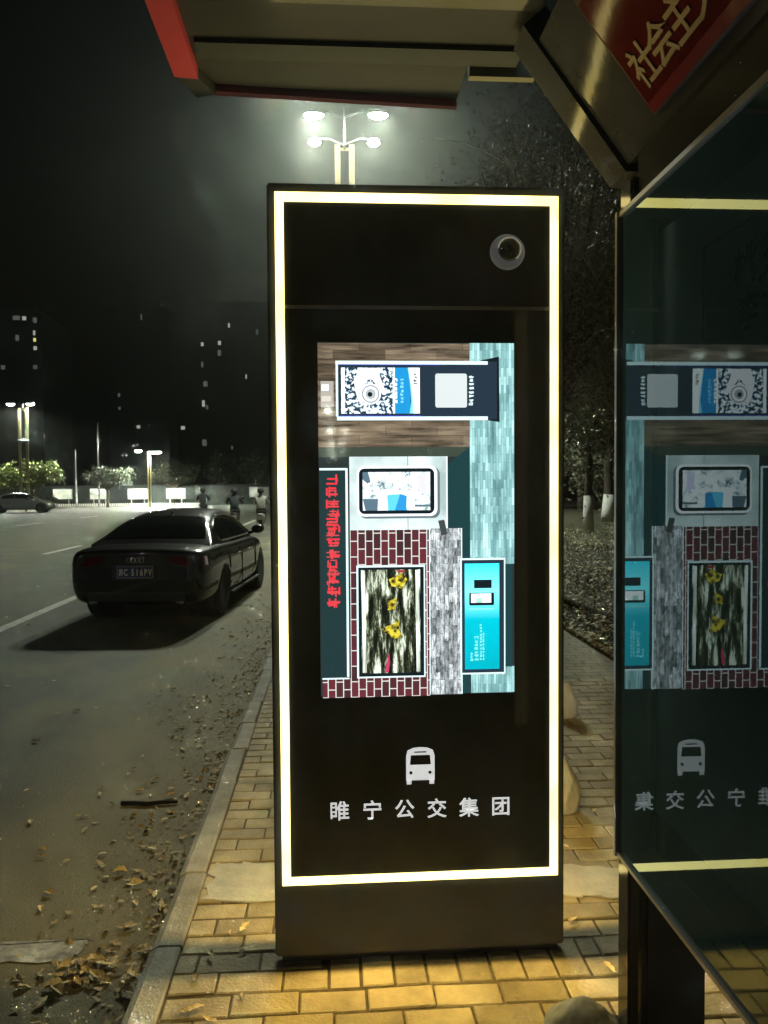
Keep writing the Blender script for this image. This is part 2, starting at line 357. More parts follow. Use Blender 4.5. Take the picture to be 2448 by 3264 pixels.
# bus pictogram and company name
def arc(cx_, cz_, r, a0, a1, n=8): return [(cx_+r*math.cos(a), cz_+r*math.sin(a)) for a in np.linspace(a0, a1, n)]
bx, bz = .270, .644
bm = bmesh.new(); yf = TY-.0085
def plate(poly, y0=yf, y1=TY-.006): prism(bm, poly, 'y', y0, y1)
plate([(bx-.046, bz-.045), (bx+.046, bz-.045), (bx+.046, bz+.035), (bx+.041, bz+.052), (bx+.022, bz+.060), (bx, bz+.062), (bx-.022, bz+.060), (bx-.041, bz+.052), (bx-.046, bz+.035)])
for s in (-1, 1): plate([(bx+s*.037-.0075, bz-.058), (bx+s*.037+.0075, bz-.058), (bx+s*.037+.0075, bz-.044), (bx+s*.037-.0075, bz-.044)])
bus = obj('bus_symbol', bm, M_white, totem)
for nm, poly in (('windscreen', [(bx-.034, bz+.006), (bx+.034, bz+.006), (bx+.031, bz+.037), (bx-.031, bz+.037)]), ('route_box', [(bx-.020, bz+.045), (bx+.020, bz+.045), (bx+.020, bz+.049), (bx-.020, bz+.049)]),
                 ('headlamp', arc(bx-.031, bz-.020, .0055, 0, 2*math.pi, 14)[:-1]), ('headlamp', arc(bx+.031, bz-.020, .0055, 0, 2*math.pi, 14)[:-1])):
    bm = bmesh.new(); prism(bm, poly, 'y', yf-.001, yf-.0001); obj(nm, bm, M_panel, bus)
for i, ch in enumerate('睢宁公交集团'):
    lettering('letter', ch, .066, M_white, totem, Matrix.Translation((.009+i*.1048, TY-.0065, .5065-i*.0006)) @ XZ, bold=.0007, extrude=.001)

# ---- the screen: pictures laid flat on the display, drawn in screen units
SX0, SX1, SZ0, SZ1 = -.048, .578, .879, 2.003
def su(u): return SX0 + (u-85)/1470*(SX1-SX0)
def sv(v): return SZ1 - (v-85)/2640*(SZ1-SZ0)
display = obj('display', B(SX0, SX1, TY-.0085, TY-.005, SZ0, SZ1), emis('screen_base', (.02, .03, .03), 1.), totem)
layer = [0]
def tile(name, u0, v0, u1, v1, m, lift=None):
    if lift is None: layer[0] += 1; lift = layer[0]
    y = TY-.0086-.00005*lift
    return link_mesh(name, [(su(u0), y, sv(v1)), (su(u1), y, sv(v1)), (su(u1), y, sv(v0)), (su(u0), y, sv(v0))], [(0, 1, 2, 3)], m, display)
def shape(name, pts, m):
    layer[0] += 1; y = TY-.0086-.00005*layer[0]
    bm = bmesh.new(); bm.faces.new([bm.verts.new((su(u), y, sv(v))) for u, v in pts]); return obj(name, bm, m, display)
def rounded(u0, v0, u1, v1, r, n=6):
    P = []
    for (cu, cv, a) in ((u1-r, v1-r, 0), (u0+r, v1-r, 90), (u0+r, v0+r, 180), (u1-r, v0+r, 270)):
        P += [(cu+r*math.cos(R(a+t)), cv+r*math.sin(R(a+t))) for t in np.linspace(0, 90, n)]
    return P
def glow_tex(name, build, strength=1.):
    m = mat(name, (.01, .01, .01), .05); n, l = nodes_of(m); b = n['Principled BSDF']
    tc = n.new('ShaderNodeTexCoord'); l.new(build(n, l, tc.outputs['Object']), b.inputs['Emission Color']); b.inputs['Emission Strength'].default_value = strength*1.3
    return m
def ramp(n, l, src, stops):
    r = n.new('ShaderNodeValToRGB'); e = r.color_ramp.elements
    while len(e) < len(stops): e.new(.5)
    for k, (p, c) in enumerate(stops): e[k].position = p; e[k].color = (*c, 1)
    l.new(src, r.inputs['Fac']); return r.outputs['Color']
def noise(n, l, src, scale, sc=(1, 1, 1), detail=4, rough=.6):
    mp = n.new('ShaderNodeMapping'); mp.inputs['Scale'].default_value = sc; l.new(src, mp.inputs['Vector'])
    t = n.new('ShaderNodeTexNoise'); t.inputs['Scale'].default_value = scale; t.inputs['Detail'].default_value = detail; t.inputs['Roughness'].default_value = rough
    l.new(mp.outputs[0], t.inputs['Vector']); return t.outputs['Fac']
def bricks(n, l, src, w, h, mortar, c1, c2, cm, vertical=True, off=.5):
    mp = n.new('ShaderNodeMapping'); l.new(src, mp.inputs['Vector'])
    mp.vector_type = 'POINT'
    sw = n.new('ShaderNodeSeparateXYZ'); cb = n.new('ShaderNodeCombineXYZ'); l.new(mp.outputs[0], sw.inputs[0])
    l.new(sw.outputs['Z' if vertical else 'X'], cb.inputs[0]); l.new(sw.outputs['X' if vertical else 'Z'], cb.inputs[1])
    t = n.new('ShaderNodeTexBrick'); t.inputs['Scale'].default_value = 1; t.inputs['Brick Width'].default_value = w; t.inputs['Row Height'].default_value = h; t.inputs['Mortar Size'].default_value = mortar
    t.offset = off; t.inputs['Color1'].default_value = (*c1, 1); t.inputs['Color2'].default_value = (*c2, 1); t.inputs['Mortar'].default_value = (*cm, 1); l.new(cb.outputs[0], t.inputs['Vector'])
    return t.outputs['Color']
def mul(n, l, a, b):
    x = n.new('ShaderNodeMixRGB'); x.blend_type = 'MULTIPLY'; x.inputs['Fac'].default_value = 1; l.new(a, x.inputs['Color1']); l.new(b, x.inputs['Color2']); return x.outputs[0]
G_wood = glow_tex('picture_wood', lambda n, l, c: mul(n, l, bricks(n, l, c, .165, .03, .0006, (1, .95, .88), (.45, .42, .38), (.3, .26, .22), False), ramp(n, l, noise(n, l, c, 30, (.25, 1, 3.0)), [(.3, (.03, .024, .018)), (.7, (.27, .22, .16))])), 1.2)
G_slat = glow_tex('picture_slats', lambda n, l, c: mul(n, l, bricks(n, l, c, .055, .0085, .0004, (.62, .98, 1.0), (.24, .48, .50), (.16, .32, .33)), ramp(n, l, noise(n, l, c, 12, (3, 1, .6)), [(.3, (.3, .4, .4)), (.7, (1.1, 1.15, 1.12))])), .85)
G_stone = glow_tex('picture_stone', lambda n, l, c: mul(n, l, bricks(n, l, c, .05, .014, .0006, (.75, .8, .82), (.18, .2, .21), (.12, .13, .14)), ramp(n, l, noise(n, l, c, 55, (2, 1, .6), 6, .8), [(.38, (.25, .25, .26)), (.62, (1.9, 1.95, 1.95))])), .72)
G_brick = glow_tex('picture_brick', lambda n, l, c: bricks(n, l, c, .050, .0245, .0017, (.045, .02, .024), (.13, .024, .034), (.66, .66, .62)), 1.)
G_teal_dark = emis('picture_dark_teal', (.012, .045, .05), 1.)
G_navy = emis('picture_navy', (.018, .032, .05), 1.)
G_black = emis('picture_black', (.006, .012, .016), 1.)
G_pale = glow_tex('picture_pale', lambda n, l, c: ramp(n, l, noise(n, l, c, 4), [(.35, (.38, .50, .50)), (.62, (.85, 1.0, .98))]), .9)
G_line = emis('picture_line', (.72, .92, .93), 1.)
G_blue = emis('picture_blue', (.015, .28, .62), 1.)
G_lblue = emis('picture_light_blue', (.25, .72, .95), 1.)
G_white = emis('picture_white', (.95, 1., 1.), 1.05)
G_skin = emis('picture_pale_hand', (.92, .92, .94), 1.)
G_red = emis('picture_red', (.80, .035, .05), 1.)
G_cy = glow_tex('picture_cyan', lambda n, l, c: ramp(n, l, (lambda s: (l.new(c, s.inputs[0]), s.outputs['Z'])[1])(n.new('ShaderNodeSeparateXYZ')), [(0, (.0, .36, .44)), (1, (.0, .8, .85))]), 1.)
def cyan_ramp():
    n, l = nodes_of(G_cy); b = n['Principled BSDF']
    for k in list(n):
        if k.bl_idname == 'ShaderNodeValToRGB': rp = k
        if k.bl_idname == 'ShaderNodeSeparateXYZ': sp = k
    mr = n.new('ShaderNodeMapRange'); mr.inputs['From Min'].default_value = .97; mr.inputs['From Max'].default_value = 1.30; l.new(sp.outputs['Z'], mr.inputs['Value']); l.new(mr.outputs[0], rp.inputs['Fac'])
    e = rp.color_ramp.elements; e[0].color = (0, .40, .50, 1); e[1].color = (.04, .85, 1.0, 1); m_ = e.new(.72); m_.color = (.25, 1.1, 1.2, 1); m2 = e.new(.45); m2.color = (0, .50, .62, 1)
cyan_ramp()
G_watch = glow_tex('picture_pattern', lambda n, l, c: ramp(n, l, noise(n, l, c, 95, (1, 1, 1), 2, .5), [(.42, (.01, .03, .06)), (.47, (.04, .12, .18)), (.53, (.75, .85, .9)), (.6, (.9, .97, 1.))]), 1.)
G_action = glow_tex('picture_streaks', lambda n, l, c: ramp(n, l, noise(n, l, c, 20, (2.6, 1, .45), 5, .7), [(.42, (.006, .009, .006)), (.50, (.05, .06, .03)), (.55, (.42, .48, .34)), (.61, (.9, 1., .85))]), .9)
G_yellow = glow_tex('picture_yellow', lambda n, l, c: ramp(n, l, noise(n, l, c, 60, (1, 1, 1), 4, .6), [(.40, (.02, .02, .01)), (.47, (.30, .24, .02)), (.58, (.70, .60, .05))]), 1.)
tile('wood_wall', 85, 90, 1222, 860, G_wood); tile('shelf_band', 85, 858, 1216, 932, emis('picture_olive', (.045, .06, .045), 1.))  # olive band below the wood wall in the screen picture
shape('cabinet_panel', [(1050, 990), (1215, 860), (1215, 2725), (1050, 2725)], G_teal_dark)  # dark teal shelf panel in the screen picture
tile('slat_wall', 1218, 85, 1555, 1745, G_slat); tile('slat_wall', 1222, 2525, 1555, 2725, G_slat)
tile('vase', 105, 370, 200, 560, emis('picture_vase', (.40, .38, .33), 1.)); tile('vase', 112, 395, 165, 440, G_white); tile('vase', 110, 480, 180, 520, emis('picture_vase_dim', (.62, .58, .5), 1.))
shape('counter_shadow', [(1300, 215), (1440, 185), (1445, 675), (1340, 660)], G_black)
tile('counter', 222, 222, 1425, 655, G_navy); tile('counter_edge', 216, 220, 1355, 246, G_line); tile('counter_edge', 224, 632, 1355, 660, G_line); tile('counter_edge', 217, 246, 234, 632, G_line)
tile('glow_edge', 234, 246, 1000, 252, emis('picture_edge_blue', (.05, .06, .4), 1.)); tile('glow_edge', 236, 624, 850, 632, MATS['picture_edge_blue'])
tile('advert', 256, 270, 650, 610, G_watch); tile('advert_rim', 258, 270, 284, 610, G_white)
shape('pale_hand', [(380, 272), (545, 272), (540, 320), (585, 440), (590, 470), (565, 472), (520, 400), (480, 350), (440, 370), (420, 420), (400, 480), (420, 530), (455, 545), (440, 560), (385, 520), (360, 440), (350, 360), (372, 320)], G_skin)
def disc(name, u, v, r, m, n=26): return shape(name, [(u+r*math.cos(a), v+r*1.0*math.sin(a)) for a in np.linspace(0, 2*math.pi, n, endpoint=False)], m)
disc('dial', 475, 465, 78, G_skin); disc('dial', 475, 465, 66, emis('picture_grey', (.30, .33, .36), 1.)); disc('dial', 475, 465, 56, G_white); disc('dial', 475, 465, 38, emis('picture_grey2', (.42, .46, .48), 1.)); disc('dial', 470, 468, 18, G_black)
tile('advert', 650, 270, 772, 610, G_blue); tile('advert', 640, 270, 656, 610, G_white)
shape('advert_white', [(755, 270), (842, 270), (842, 610), (790, 610), (788, 500), (775, 400)], G_white); shape('advert_swoosh', [(752, 270), (757, 270), (777, 400), (790, 500), (792, 610), (765, 610), (778, 520), (770, 400)], G_lblue)
def strokes(name, u0, v0, u1, v1, m, n, seed, thick=5):
    """illegible lettering: short strokes along both directions in one flat mesh"""
    r = random.Random(seed); layer[0] += 1; y = TY-.0086-.00005*layer[0]; V_, F_ = [], []
    cell = (v1-v0)/n
    for i in range(n):
        for q in range(r.randint(4, 6)):
            a = v0+i*cell+cell*.05; b = a+cell*.86
            if q % 2: uu = r.uniform(u0, u1-thick); c_ = (uu, r.uniform(a, a+cell*.3), uu+thick, r.uniform(a+cell*.5, b))
            else: vv = r.uniform(a, b-thick); c_ = (r.uniform(u0, u0+(u1-u0)*.3), vv, r.uniform(u0+(u1-u0)*.6, u1), vv+thick)
            k_ = len(V_); V_ += [(su(c_[0]), y-.000003*q, sv(c_[3])), (su(c_[2]), y-.000003*q, sv(c_[3])), (su(c_[2]), y-.000003*q, sv(c_[1])), (su(c_[0]), y-.000003*q, sv(c_[1]))]; F_.append((k_, k_+1, k_+2, k_+3))
    return link_mesh(name, V_, F_, m, display)
strokes('small_print', 695, 345, 722, 540, G_lblue, 7, 1); strokes('small_print', 648, 345, 675, 540, G_white, 6, 2, 8); strokes('small_print', 795, 310, 822, 400, G_navy, 4, 4)
shape('white_square', rounded(958, 313, 1197, 566, 16), emis('picture_square', (.62, .68, .68), 1.)); strokes('small_print', 1210, 322, 1250, 556, G_line, 8, 3, 7)
tile('pale_panel', 312, 930, 1040, 1480, G_pale); tile('pale_edge', 1036, 930, 1048, 1480, G_line); tile('pale_seam', 745, 930, 751, 1480, emis('picture_seam', (.25, .30, .30), 1.))
shape('tablet_shadow', rounded(385, 1012, 990, 1392, 50), emis('picture_shade', (.13, .17, .19), 1.))
shape('tablet_rim', rounded(368, 1000, 970, 1376, 52), G_white); shape('tablet_bezel', rounded(382, 1018, 948, 1358, 42), G_black)
tile('tablet_picture', 410, 1045, 916, 1332, glow_tex('picture_bright', lambda n, l, c: ramp(n, l, noise(n, l, c, 42, (1, 1, 1), 5, .75), [(.36, (.10, .16, .18)), (.45, (.55, .70, .72)), (.52, (.95, 1, 1)), (.6, (1, 1, 1))]), 1.))
shape('tablet_picture_blue', [(600, 1215), (700, 1210), (745, 1332), (520, 1332)], emis('picture_sky', (.12, .62, .9), 1.)); shape('tablet_picture_blue', [(690, 1210), (740, 1225), (735, 1332), (650, 1332)], emis('picture_mid_blue', (.03, .30, .66), 1.))
shape('tablet_picture_pale', [(520, 1190), (590, 1200), (600, 1332), (520, 1332)], G_white); shape('tablet_picture_dark', [(410, 1245), (525, 1245), (520, 1332), (430, 1332)], emis('picture_slate', (.10, .17, .22), 1.))
shape('tablet_picture_dark', [(410, 1045), (450, 1045), (470, 1120), (445, 1130), (410, 1100)], MATS['picture_slate']); shape('tablet_picture_pale', [(820, 1070), (880, 1060), (890, 1210), (830, 1210)], emis('picture_lilac', (.70, .70, .92), 1.)); tile('tablet_picture_pale', 640, 1190, 850, 1208, G_white); tile('tablet_picture_dark', 800, 1290, 916, 1306, MATS['picture_slate'])
tile('brick_wall', 312, 1478, 908, 2735, G_brick); tile('brick_wall', 100, 2588, 312, 2735, G_brick)
tile('stone_column', 908, 1470, 1148, 2728, G_stone); tile('column_joint', 1148, 1470, 1156, 2728, G_line); tile('column_joint', 905, 1470, 912, 2728, G_line)
shape('hanging_card', [(975, 1412), (1022, 1405), (1045, 1515), (1000, 1525)], emis('picture_card', (.05, .06, .06), 1.))
tile('sign_board', 95, 1028, 286, 2592, emis('picture_sign_dark', (.014, .035, .038), 1.)); tile('sign_edge', 282, 1016, 299, 2578, G_line); tile('sign_edge', 90, 1014, 290, 1030, G_line); tile('sign_edge', 98, 2584, 300, 2596, G_line)
layer[0] += 1; strokes('red_lettering', 134, 1055, 240, 2070, G_red, 11, 21, 13); strokes('red_lettering', 134, 1160, 240, 2068, emis('picture_red_dim', (.62, .06, .07), 1.), 12, 22, 9)
tile('frame_edge', 358, 1742, 874, 2592, G_line); tile('frame', 372, 1758, 864, 2580, G_black); tile('poster_picture', 392, 1776, 836, 2556, G_action)
for P in ([(600, 1850), (700, 1800), (740, 1850), (700, 1920), (620, 1900)], [(590, 2010), (660, 1990), (650, 2080), (590, 2080)], [(545, 2220), (640, 2180), (680, 2150), (670, 2220), (705, 2290), (640, 2300), (570, 2250)]): shape('poster_colour', P, G_yellow)
shape('poster_colour', [(580, 2480), (600, 2400), (605, 2480), (595, 2552), (570, 2552)], emis('picture_pink', (.55, .04, .12), 1.)); shape('poster_colour', [(665, 1778), (720, 1778), (715, 1800), (670, 1800)], emis('picture_dark_red', (.35, .05, .04), 1.))
for (a, b_) in ((394, 430), (800, 834)): shape('poster_streak', [(a, 1780), (b_-8, 1780), (b_, 2550), (a+6, 2550)], glow_tex('picture_streak_pale', lambda n, l, c: ramp(n, l, noise(n, l, c, 20, (4, 1, .35)), [(.35, (.25, .3, .2)), (.6, (.92, 1, .9))]), 1.))
tile('light_box_edge', 1140, 1698, 1484, 2580, G_line); tile('light_box_frame', 1152, 1712, 1474, 2568, G_navy); tile('light_box_picture', 1174, 1738, 1438, 2542, G_cy); tile('side_panel', 1486, 1745, 1536, 2526, G_teal_dark)  # last tile: dark teal strip right of the light box
tile('phone_picture', 1245, 1862, 1380, 1926, G_black); shape('phone_picture', rounded(1208, 1960, 1398, 2056, 10), G_black); tile('phone_picture', 1222, 1966, 1376, 2036, G_white); tile('phone_picture', 1262, 2000, 1306, 2036, emis('picture_mint', (.4, .75, .6), 1.)); tile('phone_picture', 1205, 2078, 1400, 2090, emis('picture_cyan_pale', (.25, .85, .88), 1.))
for (u0, v0, u1) in ((1215, 2410, 1238), (1246, 2288, 1278), (1288, 2192, 1304), (1308, 2258, 1323)): strokes('small_print', u0, v0, u1, 2480, MATS['picture_cyan_pale'], max(3, int((2480-v0)/26)), int(u0), 6)

# ================================================================== BUS SHELTER
shelter = thing('bus_shelter', 'dark metal bus shelter with red edged roof and leaning fascia', 'bus shelter', (.86, 2.03, 0))
def incline(x): return 2.388 + (.778-x)*(2.700-2.388)/(.778-.540)
zt = incline(.54)
bm = bmesh.new(); prism(bm, [(.778, 2.388), (.54, zt), (.57, zt+.03), (.82, 2.402)], 'y', -4.0, 2.0); obj('fascia', bm, M_steel, shelter)
bm = bmesh.new(); prism(bm, [(.772, 2.372), (.50, incline(.50)-.012), (.56, incline(.50)+.04), (.85, 2.372)], 'y', 2.004, 2.115); obj('arm', bm, M_steel, shelter)
bm = bmesh.new(); prism(bm, [(.775, 2.388), (.775, 2.235), (.86, 2.235), (.86, 2.385)], 'y', -4, 1.925); obj('rail', bm, M_steel_dark, shelter)
for yy in (1.93, -1.4):
    post = obj('post', B(.800, .972, yy, yy+.17, -.004, 2.375), M_steel_dark, shelter, bevel=.012)
    for x0 in (.757,): obj('post_edge', B(x0, x0+.030, yy-.004, yy+.072, .0, 2.33), M_steel, post, bevel=.006)
    obj('base_plate', B(.74, 1.0, yy-.03, yy+.2, -.002, .012), M_steel_dark, post)
# roof: underside sheet, ribs, red trim
bm = bmesh.new(); prism(bm, [(-.385, -4), (.545, -4), (.545, 2.262), (.40, 2.262), (.40, 2.462), (-.345, 2.405), (-.385, 2.32)], 'z', 2.775, 2.83)
roof = obj('roof', bm, M_roof, shelter)
obj('rib', B(-.37, .538, 2.165, 2.245, 2.762, 2.776), mat('rib_metal', (.032, .040, .050), .2, spec=.5, rvar=.05), roof); obj('rib', B(-.37, .538, 1.86, 1.98, 2.762, 2.776), MATS['rib_metal'], roof)
bm = bmesh.new(); prism(bm, [(-.386, -4), (-.452, -4), (-.452, 2.31), (-.386, 2.318)], 'z', 2.742, 2.835); obj('red_edge', bm, M_red, roof)
bm = bmesh.new(); prism(bm, [(-.39, 2.418), (.402, 2.478), (.402, 2.500), (-.405, 2.442)], 'z', 2.760, 2.835); obj('red_edge', bm, M_red, roof)
bm = bmesh.new(); prism(bm, [(-.452, 2.314), (-.388, 2.322), (-.35, 2.414), (-.41, 2.438)], 'z', 2.748, 2.833); obj('roof_corner', bm, M_roof, roof)
obj('edge_strip', B(.405, .60, 2.264, 2.29, 2.744, 2.80), mat('pale_strip', (.09, .10, .10), .4), roof)
# red slogan board on the leaning fascia
sign = thing('slogan_sign', 'dark red slogan board with gold lettering on the leaning fascia', 'sign', (.70, 1.0, 2.45))
nrm = Vector((-(zt-2.388), 0, -(.778-.54))).normalized(); slope = Vector((.54-.778, 0, zt-2.388)).normalized()
FR = Matrix.Identity(4)
for i, ax in enumerate((Vector((0, -1, 0)), slope, nrm)):
    for j in range(3): FR[j][i] = ax[j]
FR = Matrix.Translation((.760, 1.772, incline(.760))) @ FR         # u runs towards the camera, v up the slope, w out
obj('frame', B(0, 5, 0, .318, .001, .010, mtx=FR), mat('sign_frame', (.035, .02, .015), .4), sign)
obj('board', B(.012, 4.98, .016, .300, .008, .014, mtx=FR), M_signred, sign)
obj('lower_edge', B(.014, 4.98, .004, .030, .010, .018, mtx=FR), mat('sign_edge_red', (.10, .014, .02), .2, spec=.5, bump=.2, bscale=9), sign)
for i, ch in enumerate('社会主义'):
    lettering('letter', ch, .098, M_gold, sign, FR @ Matrix.Translation((.083+i*.088, .096, .0155)), bold=.0014, extrude=.0012)

# ---- glazed poster case (the reflecting pane)
case = thing('poster_case', 'glazed dark poster case reflecting the lit totem', 'poster case', (.76, 0, .6))
GX = .72
M_pane = bpy.data.materials.new('pane_glass'); M_pane.use_nodes = True
n, l = nodes_of(M_pane); n.remove(n['Principled BSDF']); o_ = n['Material Output']
gl = n.new('ShaderNodeBsdfGlossy'); gl.inputs['Roughness'].default_value = .012; gl.inputs['Color'].default_value = (.78, .93, .96, 1); tr = n.new('ShaderNodeBsdfTransparent'); tr.inputs['Color'].default_value = (.8, .85, .84, 1)
fr = n.new('ShaderNodeFresnel'); fr.inputs['IOR'].default_value = 1.9; mx = n.new('ShaderNodeMixShader'); l.new(fr.outputs[0], mx.inputs[0]); l.new(tr.outputs[0], mx.inputs[1]); l.new(gl.outputs[0], mx.inputs[2]); df = n.new('ShaderNodeBsdfDiffuse'); df.inputs['Color'].default_value = (.13, .31, .58, 1); mx2 = n.new('ShaderNodeMixShader')
tcg = n.new('ShaderNodeTexCoord'); dn = n.new('ShaderNodeTexNoise'); dn.inputs['Scale'].default_value = 2.2; dn.inputs['Detail'].default_value = 7; l.new(tcg.outputs['Object'], dn.inputs['Vector']); dr = n.new('ShaderNodeMapRange'); dr.inputs['From Min'].default_value = .3; dr.inputs['From Max'].default_value = .7; dr.inputs['To Min'].default_value = .07; dr.inputs['To Max'].default_value = .15; l.new(dn.outputs['Fac'], dr.inputs['Value'])
l.new(dr.outputs[0], mx2.inputs[0]); l.new(mx.outputs[0], mx2.inputs[1]); l.new(df.outputs[0], mx2.inputs[2]); l.new(mx2.outputs[0], o_.inputs['Surface'])   # blue diffuse film paints a teal veil of light on the glass
MATS['pane_glass'] = M_pane
pane = link_mesh('glass_pane', [(GX, -3.2, .612), (GX, 1.893, .612), (GX, 1.893, 2.212), (GX, -3.2, 2.212)], [(3, 2, 1, 0)], M_pane, case)
obj('frame', B(.708, .80, 1.893, 1.906, .600, 2.226), M_alu, case); obj('frame', B(.712, .728, -3.2, 1.8925, .602, .6115), M_alu, case); obj('frame', B(.712, .728, -3.2, 1.8925, 2.2125, 2.224), M_alu, case)
obj('backing', B(.815, .83, -3.2, 1.892, .60, 2.225), mat('case_backing', (.035, .034, .03), .7), case); obj('case_floor', B(.729, .815, -3.2, 1.892, .60, .612), MATS['case_backing'], case); obj('case_top', B(.729, .815, -3.2, 1.892, 2.2125, 2.225), MATS['case_backing'], case)
poster = obj('poster', B(.806, .8145, -2.9, 1.87, .72, 2.17), mat('poster_paper', (.58, .80, .92), .6, var=.35, scale=1.6), case)
M_ink = mat('poster_ink', (.008, .008, .008), .7)
YZ = Matrix(((0,0,-1,0),(-1,0,0,0),(0,1,0,0),(0,0,0,1)))           # flat drawing onto a wall that faces -x
for ch, y_, z_, s_ in (('桃', 1.467, 1.975, .085), ('李', 1.455, 1.885, .075), ('天', 1.372, 1.972, .10), ('下', 1.368, 1.866, .09)):
    lettering('brush_letter', ch, s_, M_ink, poster, Matrix.Translation((.8055, y_, z_)) @ YZ, bold=.0022)
obj('brush_line', B(.8052, .8058, 1.635, 1.640, 2.0, 2.062), M_ink, poster); obj('brush_line', B(.8052, .8058, 1.635, 1.641, 1.86, 1.975), M_ink, poster)
bm = bmesh.new(); tube(bm, [(.8055, 1.637, 2.06), (.8055, 1.44, 2.06)], [.0022, .004], 6); obj('brush_line', bm, M_ink, poster)
# ================================================================== PARKED CAR
M_paintcar = mat('car_paint_black', (.005, .005, .005), .4, spec=.1, coat=1)
M_cglass = mat('car_glass', (.012, .014, .014), .06, coat=1)
M_rub = mat('tyre_rubber', (.015, .015, .015), .8)
M_rimm = mat('rim_alloy', (.42, .42, .42), .3, metal=.8)
M_chrome = mat('car_chrome', (.75, .75, .73), .15, metal=1)
M_trim = mat('car_trim_black', (.012, .012, .012), .5)
M_tail = mat('tail_lamp_red', (.14, .008, .009), .15, coat=1)
def loft(sections, closed_ring=True, cap=True):
    bm = bmesh.new(); rings = [[bm.verts.new(p) for p in s] for s in sections]; n_ = len(rings[0])
    for i in range(len(rings)-1):
        for k in range(n_ if closed_ring else n_-1):
            bm.faces.new((rings[i][k], rings[i][(k+1) % n_], rings[i+1][(k+1) % n_], rings[i+1][k]))
    if cap:
        for r_ in (rings[0], rings[-1]):
            h = n_//2
            for k in range(h-0):
                a, b, c, d = r_[k], r_[k+1], r_[n_-2-k] if n_-2-k >= 0 else r_[0], r_[n_-1-k]
                q = [a, b, c, d]; u = []
                for v_ in q:
                    if v_ not in u: u.append(v_)
                if len(u) >= 3:
                    try: bm.faces.new(u)
                    except ValueError: pass
    return bm
def make_car(name, label, loc, rotz, paint, full=True):
    car = thing(name, label, 'car', loc, rotz)
    st = [(0.0, .75, .40, .93), (.012, .79, .36, .955), (.06, .845, .30, .985), (.16, .885, .265, .997), (.35, .912, .245, 1.006), (.75, .932, .22, 1.01), (1.5, .937, .21, .99), (2.6, .937, .20, .97), (3.5, .932, .20, .965), (4.2, .905, .21, .88), (4.62, .82, .24, .76), (4.82, .68, .30, .66), (4.88, .58, .36, .60)]
    S = []
    for y_, w, zb, zt_ in st:
        zs = zt_-.085; half = [(0, zb), (.55*w, zb), (.86*w, zb+.015), (.955*w, zb+.10), (.99*w, zb+.24), (1.0*w, (zb+zs)/2+.10), (.972*w, zs), (.90*w, zt_-.018), (.60*w, zt_+.006), (0, zt_+.014)]
        S.append([(x, y_, z) for x, z in half] + [(-x, y_, z) for x, z in half[-2:0:-1]])
    bm = bmesh.new(); rings = [[bm.verts.new(p) for p in s] for s in S]; n_ = len(rings[0])
    for i in range(len(rings)-1):
        for k in range(n_): bm.faces.new((rings[i][k], rings[i][(k+1) % n_], rings[i+1][(k+1) % n_], rings[i+1][k]))
    for r_, flip in ((rings[0], 0), (rings[-1], 1)):
        for k in range(n_//2):
            q = [r_[k], r_[k+1], r_[(n_-k-1) % n_], r_[(n_-k) % n_]]; u = []
            for v_ in q:
                if v_ not in u: u.append(v_)
            bm.faces.new(u)
    body = obj('body', bm, paint, car, True, world=False)
    body.modifiers.new('s', 'SUBSURF').levels = 3
    cutters = []
    for yw in (.98, 3.90):
        for s in (-1, 1):
            bmc = bmesh.new(); lathe(bmc, [(.375, .58), (.375, 1.2)], 36, Matrix.Rotation(R(90)*s, 4, 'Y')); bmesh.ops.translate(bmc, verts=bmc.verts, vec=(0, yw, .335)); bmesh.ops.recalc_face_normals(bmc, faces=list(bmc.faces))
            me = bpy.data.meshes.new('cut'); bmc.to_mesh(me); bmc.free(); c = bpy.data.objects.new('cut', me); COL.objects.link(c); cutters.append(c)
            c.matrix_world = Matrix.Translation(loc) @ Matrix.Rotation(rotz, 4, 'Z')
            md = body.modifiers.new('b', 'BOOLEAN'); md.object = c; md.operation = 'DIFFERENCE'; md.solver = 'EXACT'
    applied(body); body.data.shade_smooth()
    for c in cutters: bpy.data.objects.remove(c)
    # cabin
    cs = [(.62, .80, 1.00, .985), (.85, .80, 1.00, 1.09), (1.20, .815, .99, 1.26), (1.62, .825, .98, 1.385), (2.1, .83, .97, 1.432), (2.6, .83, .96, 1.435), (3.0, .825, .955, 1.38), (3.35, .81, .95, 1.22), (3.7, .78, .94, 1.04), (3.88, .74, .93, .955)]
    S = []
    for y_, w, zb, zt_ in cs:
        h = max(.0, zt_-zb); wt = w-.30*h/.45
        half = [(w, zb-.05), (w, zb), (w-(w-wt)*.42, zb+h*.45), (wt+.03, zb+h*.84), (wt-.06, zb+h*.965), (wt*.5, zt_+.008), (0, zt_+.014)]
        S.append([(x, y_, z) for x, z in half] + [(-x, y_, z) for x, z in half[-2::-1]])
    bm = bmesh.new(); rings = [[bm.verts.new(p) for p in s] for s in S]; n_ = len(rings[0])
    for i in range(len(rings)-1):
        for k in range(n_-1): bm.faces.new((rings[i][k], rings[i][k+1], rings[i+1][k+1], rings[i+1][k]))
    cabin = obj('cabin', bm, paint, car, True, world=False); cabin.modifiers.new('s', 'SUBSURF').levels = 4; applied(cabin); cabin.data.shade_smooth()
    def skin(nm, test, m, off=.004):
        me = cabin.data; keep = [p for p in me.polygons if test(p.center, p.normal)]; idx = {}; V_, F_ = [], []
        for p in keep:
            f = []
            for vi in p.vertices:
                if vi not in idx: idx[vi] = len(V_); v_ = me.vertices[vi]; V_.append(v_.co+v_.normal*off)
                f.append(idx[vi])
            F_.append(f)
        return link_mesh(nm, V_, F_, m, car, True, world=False) if F_ else None
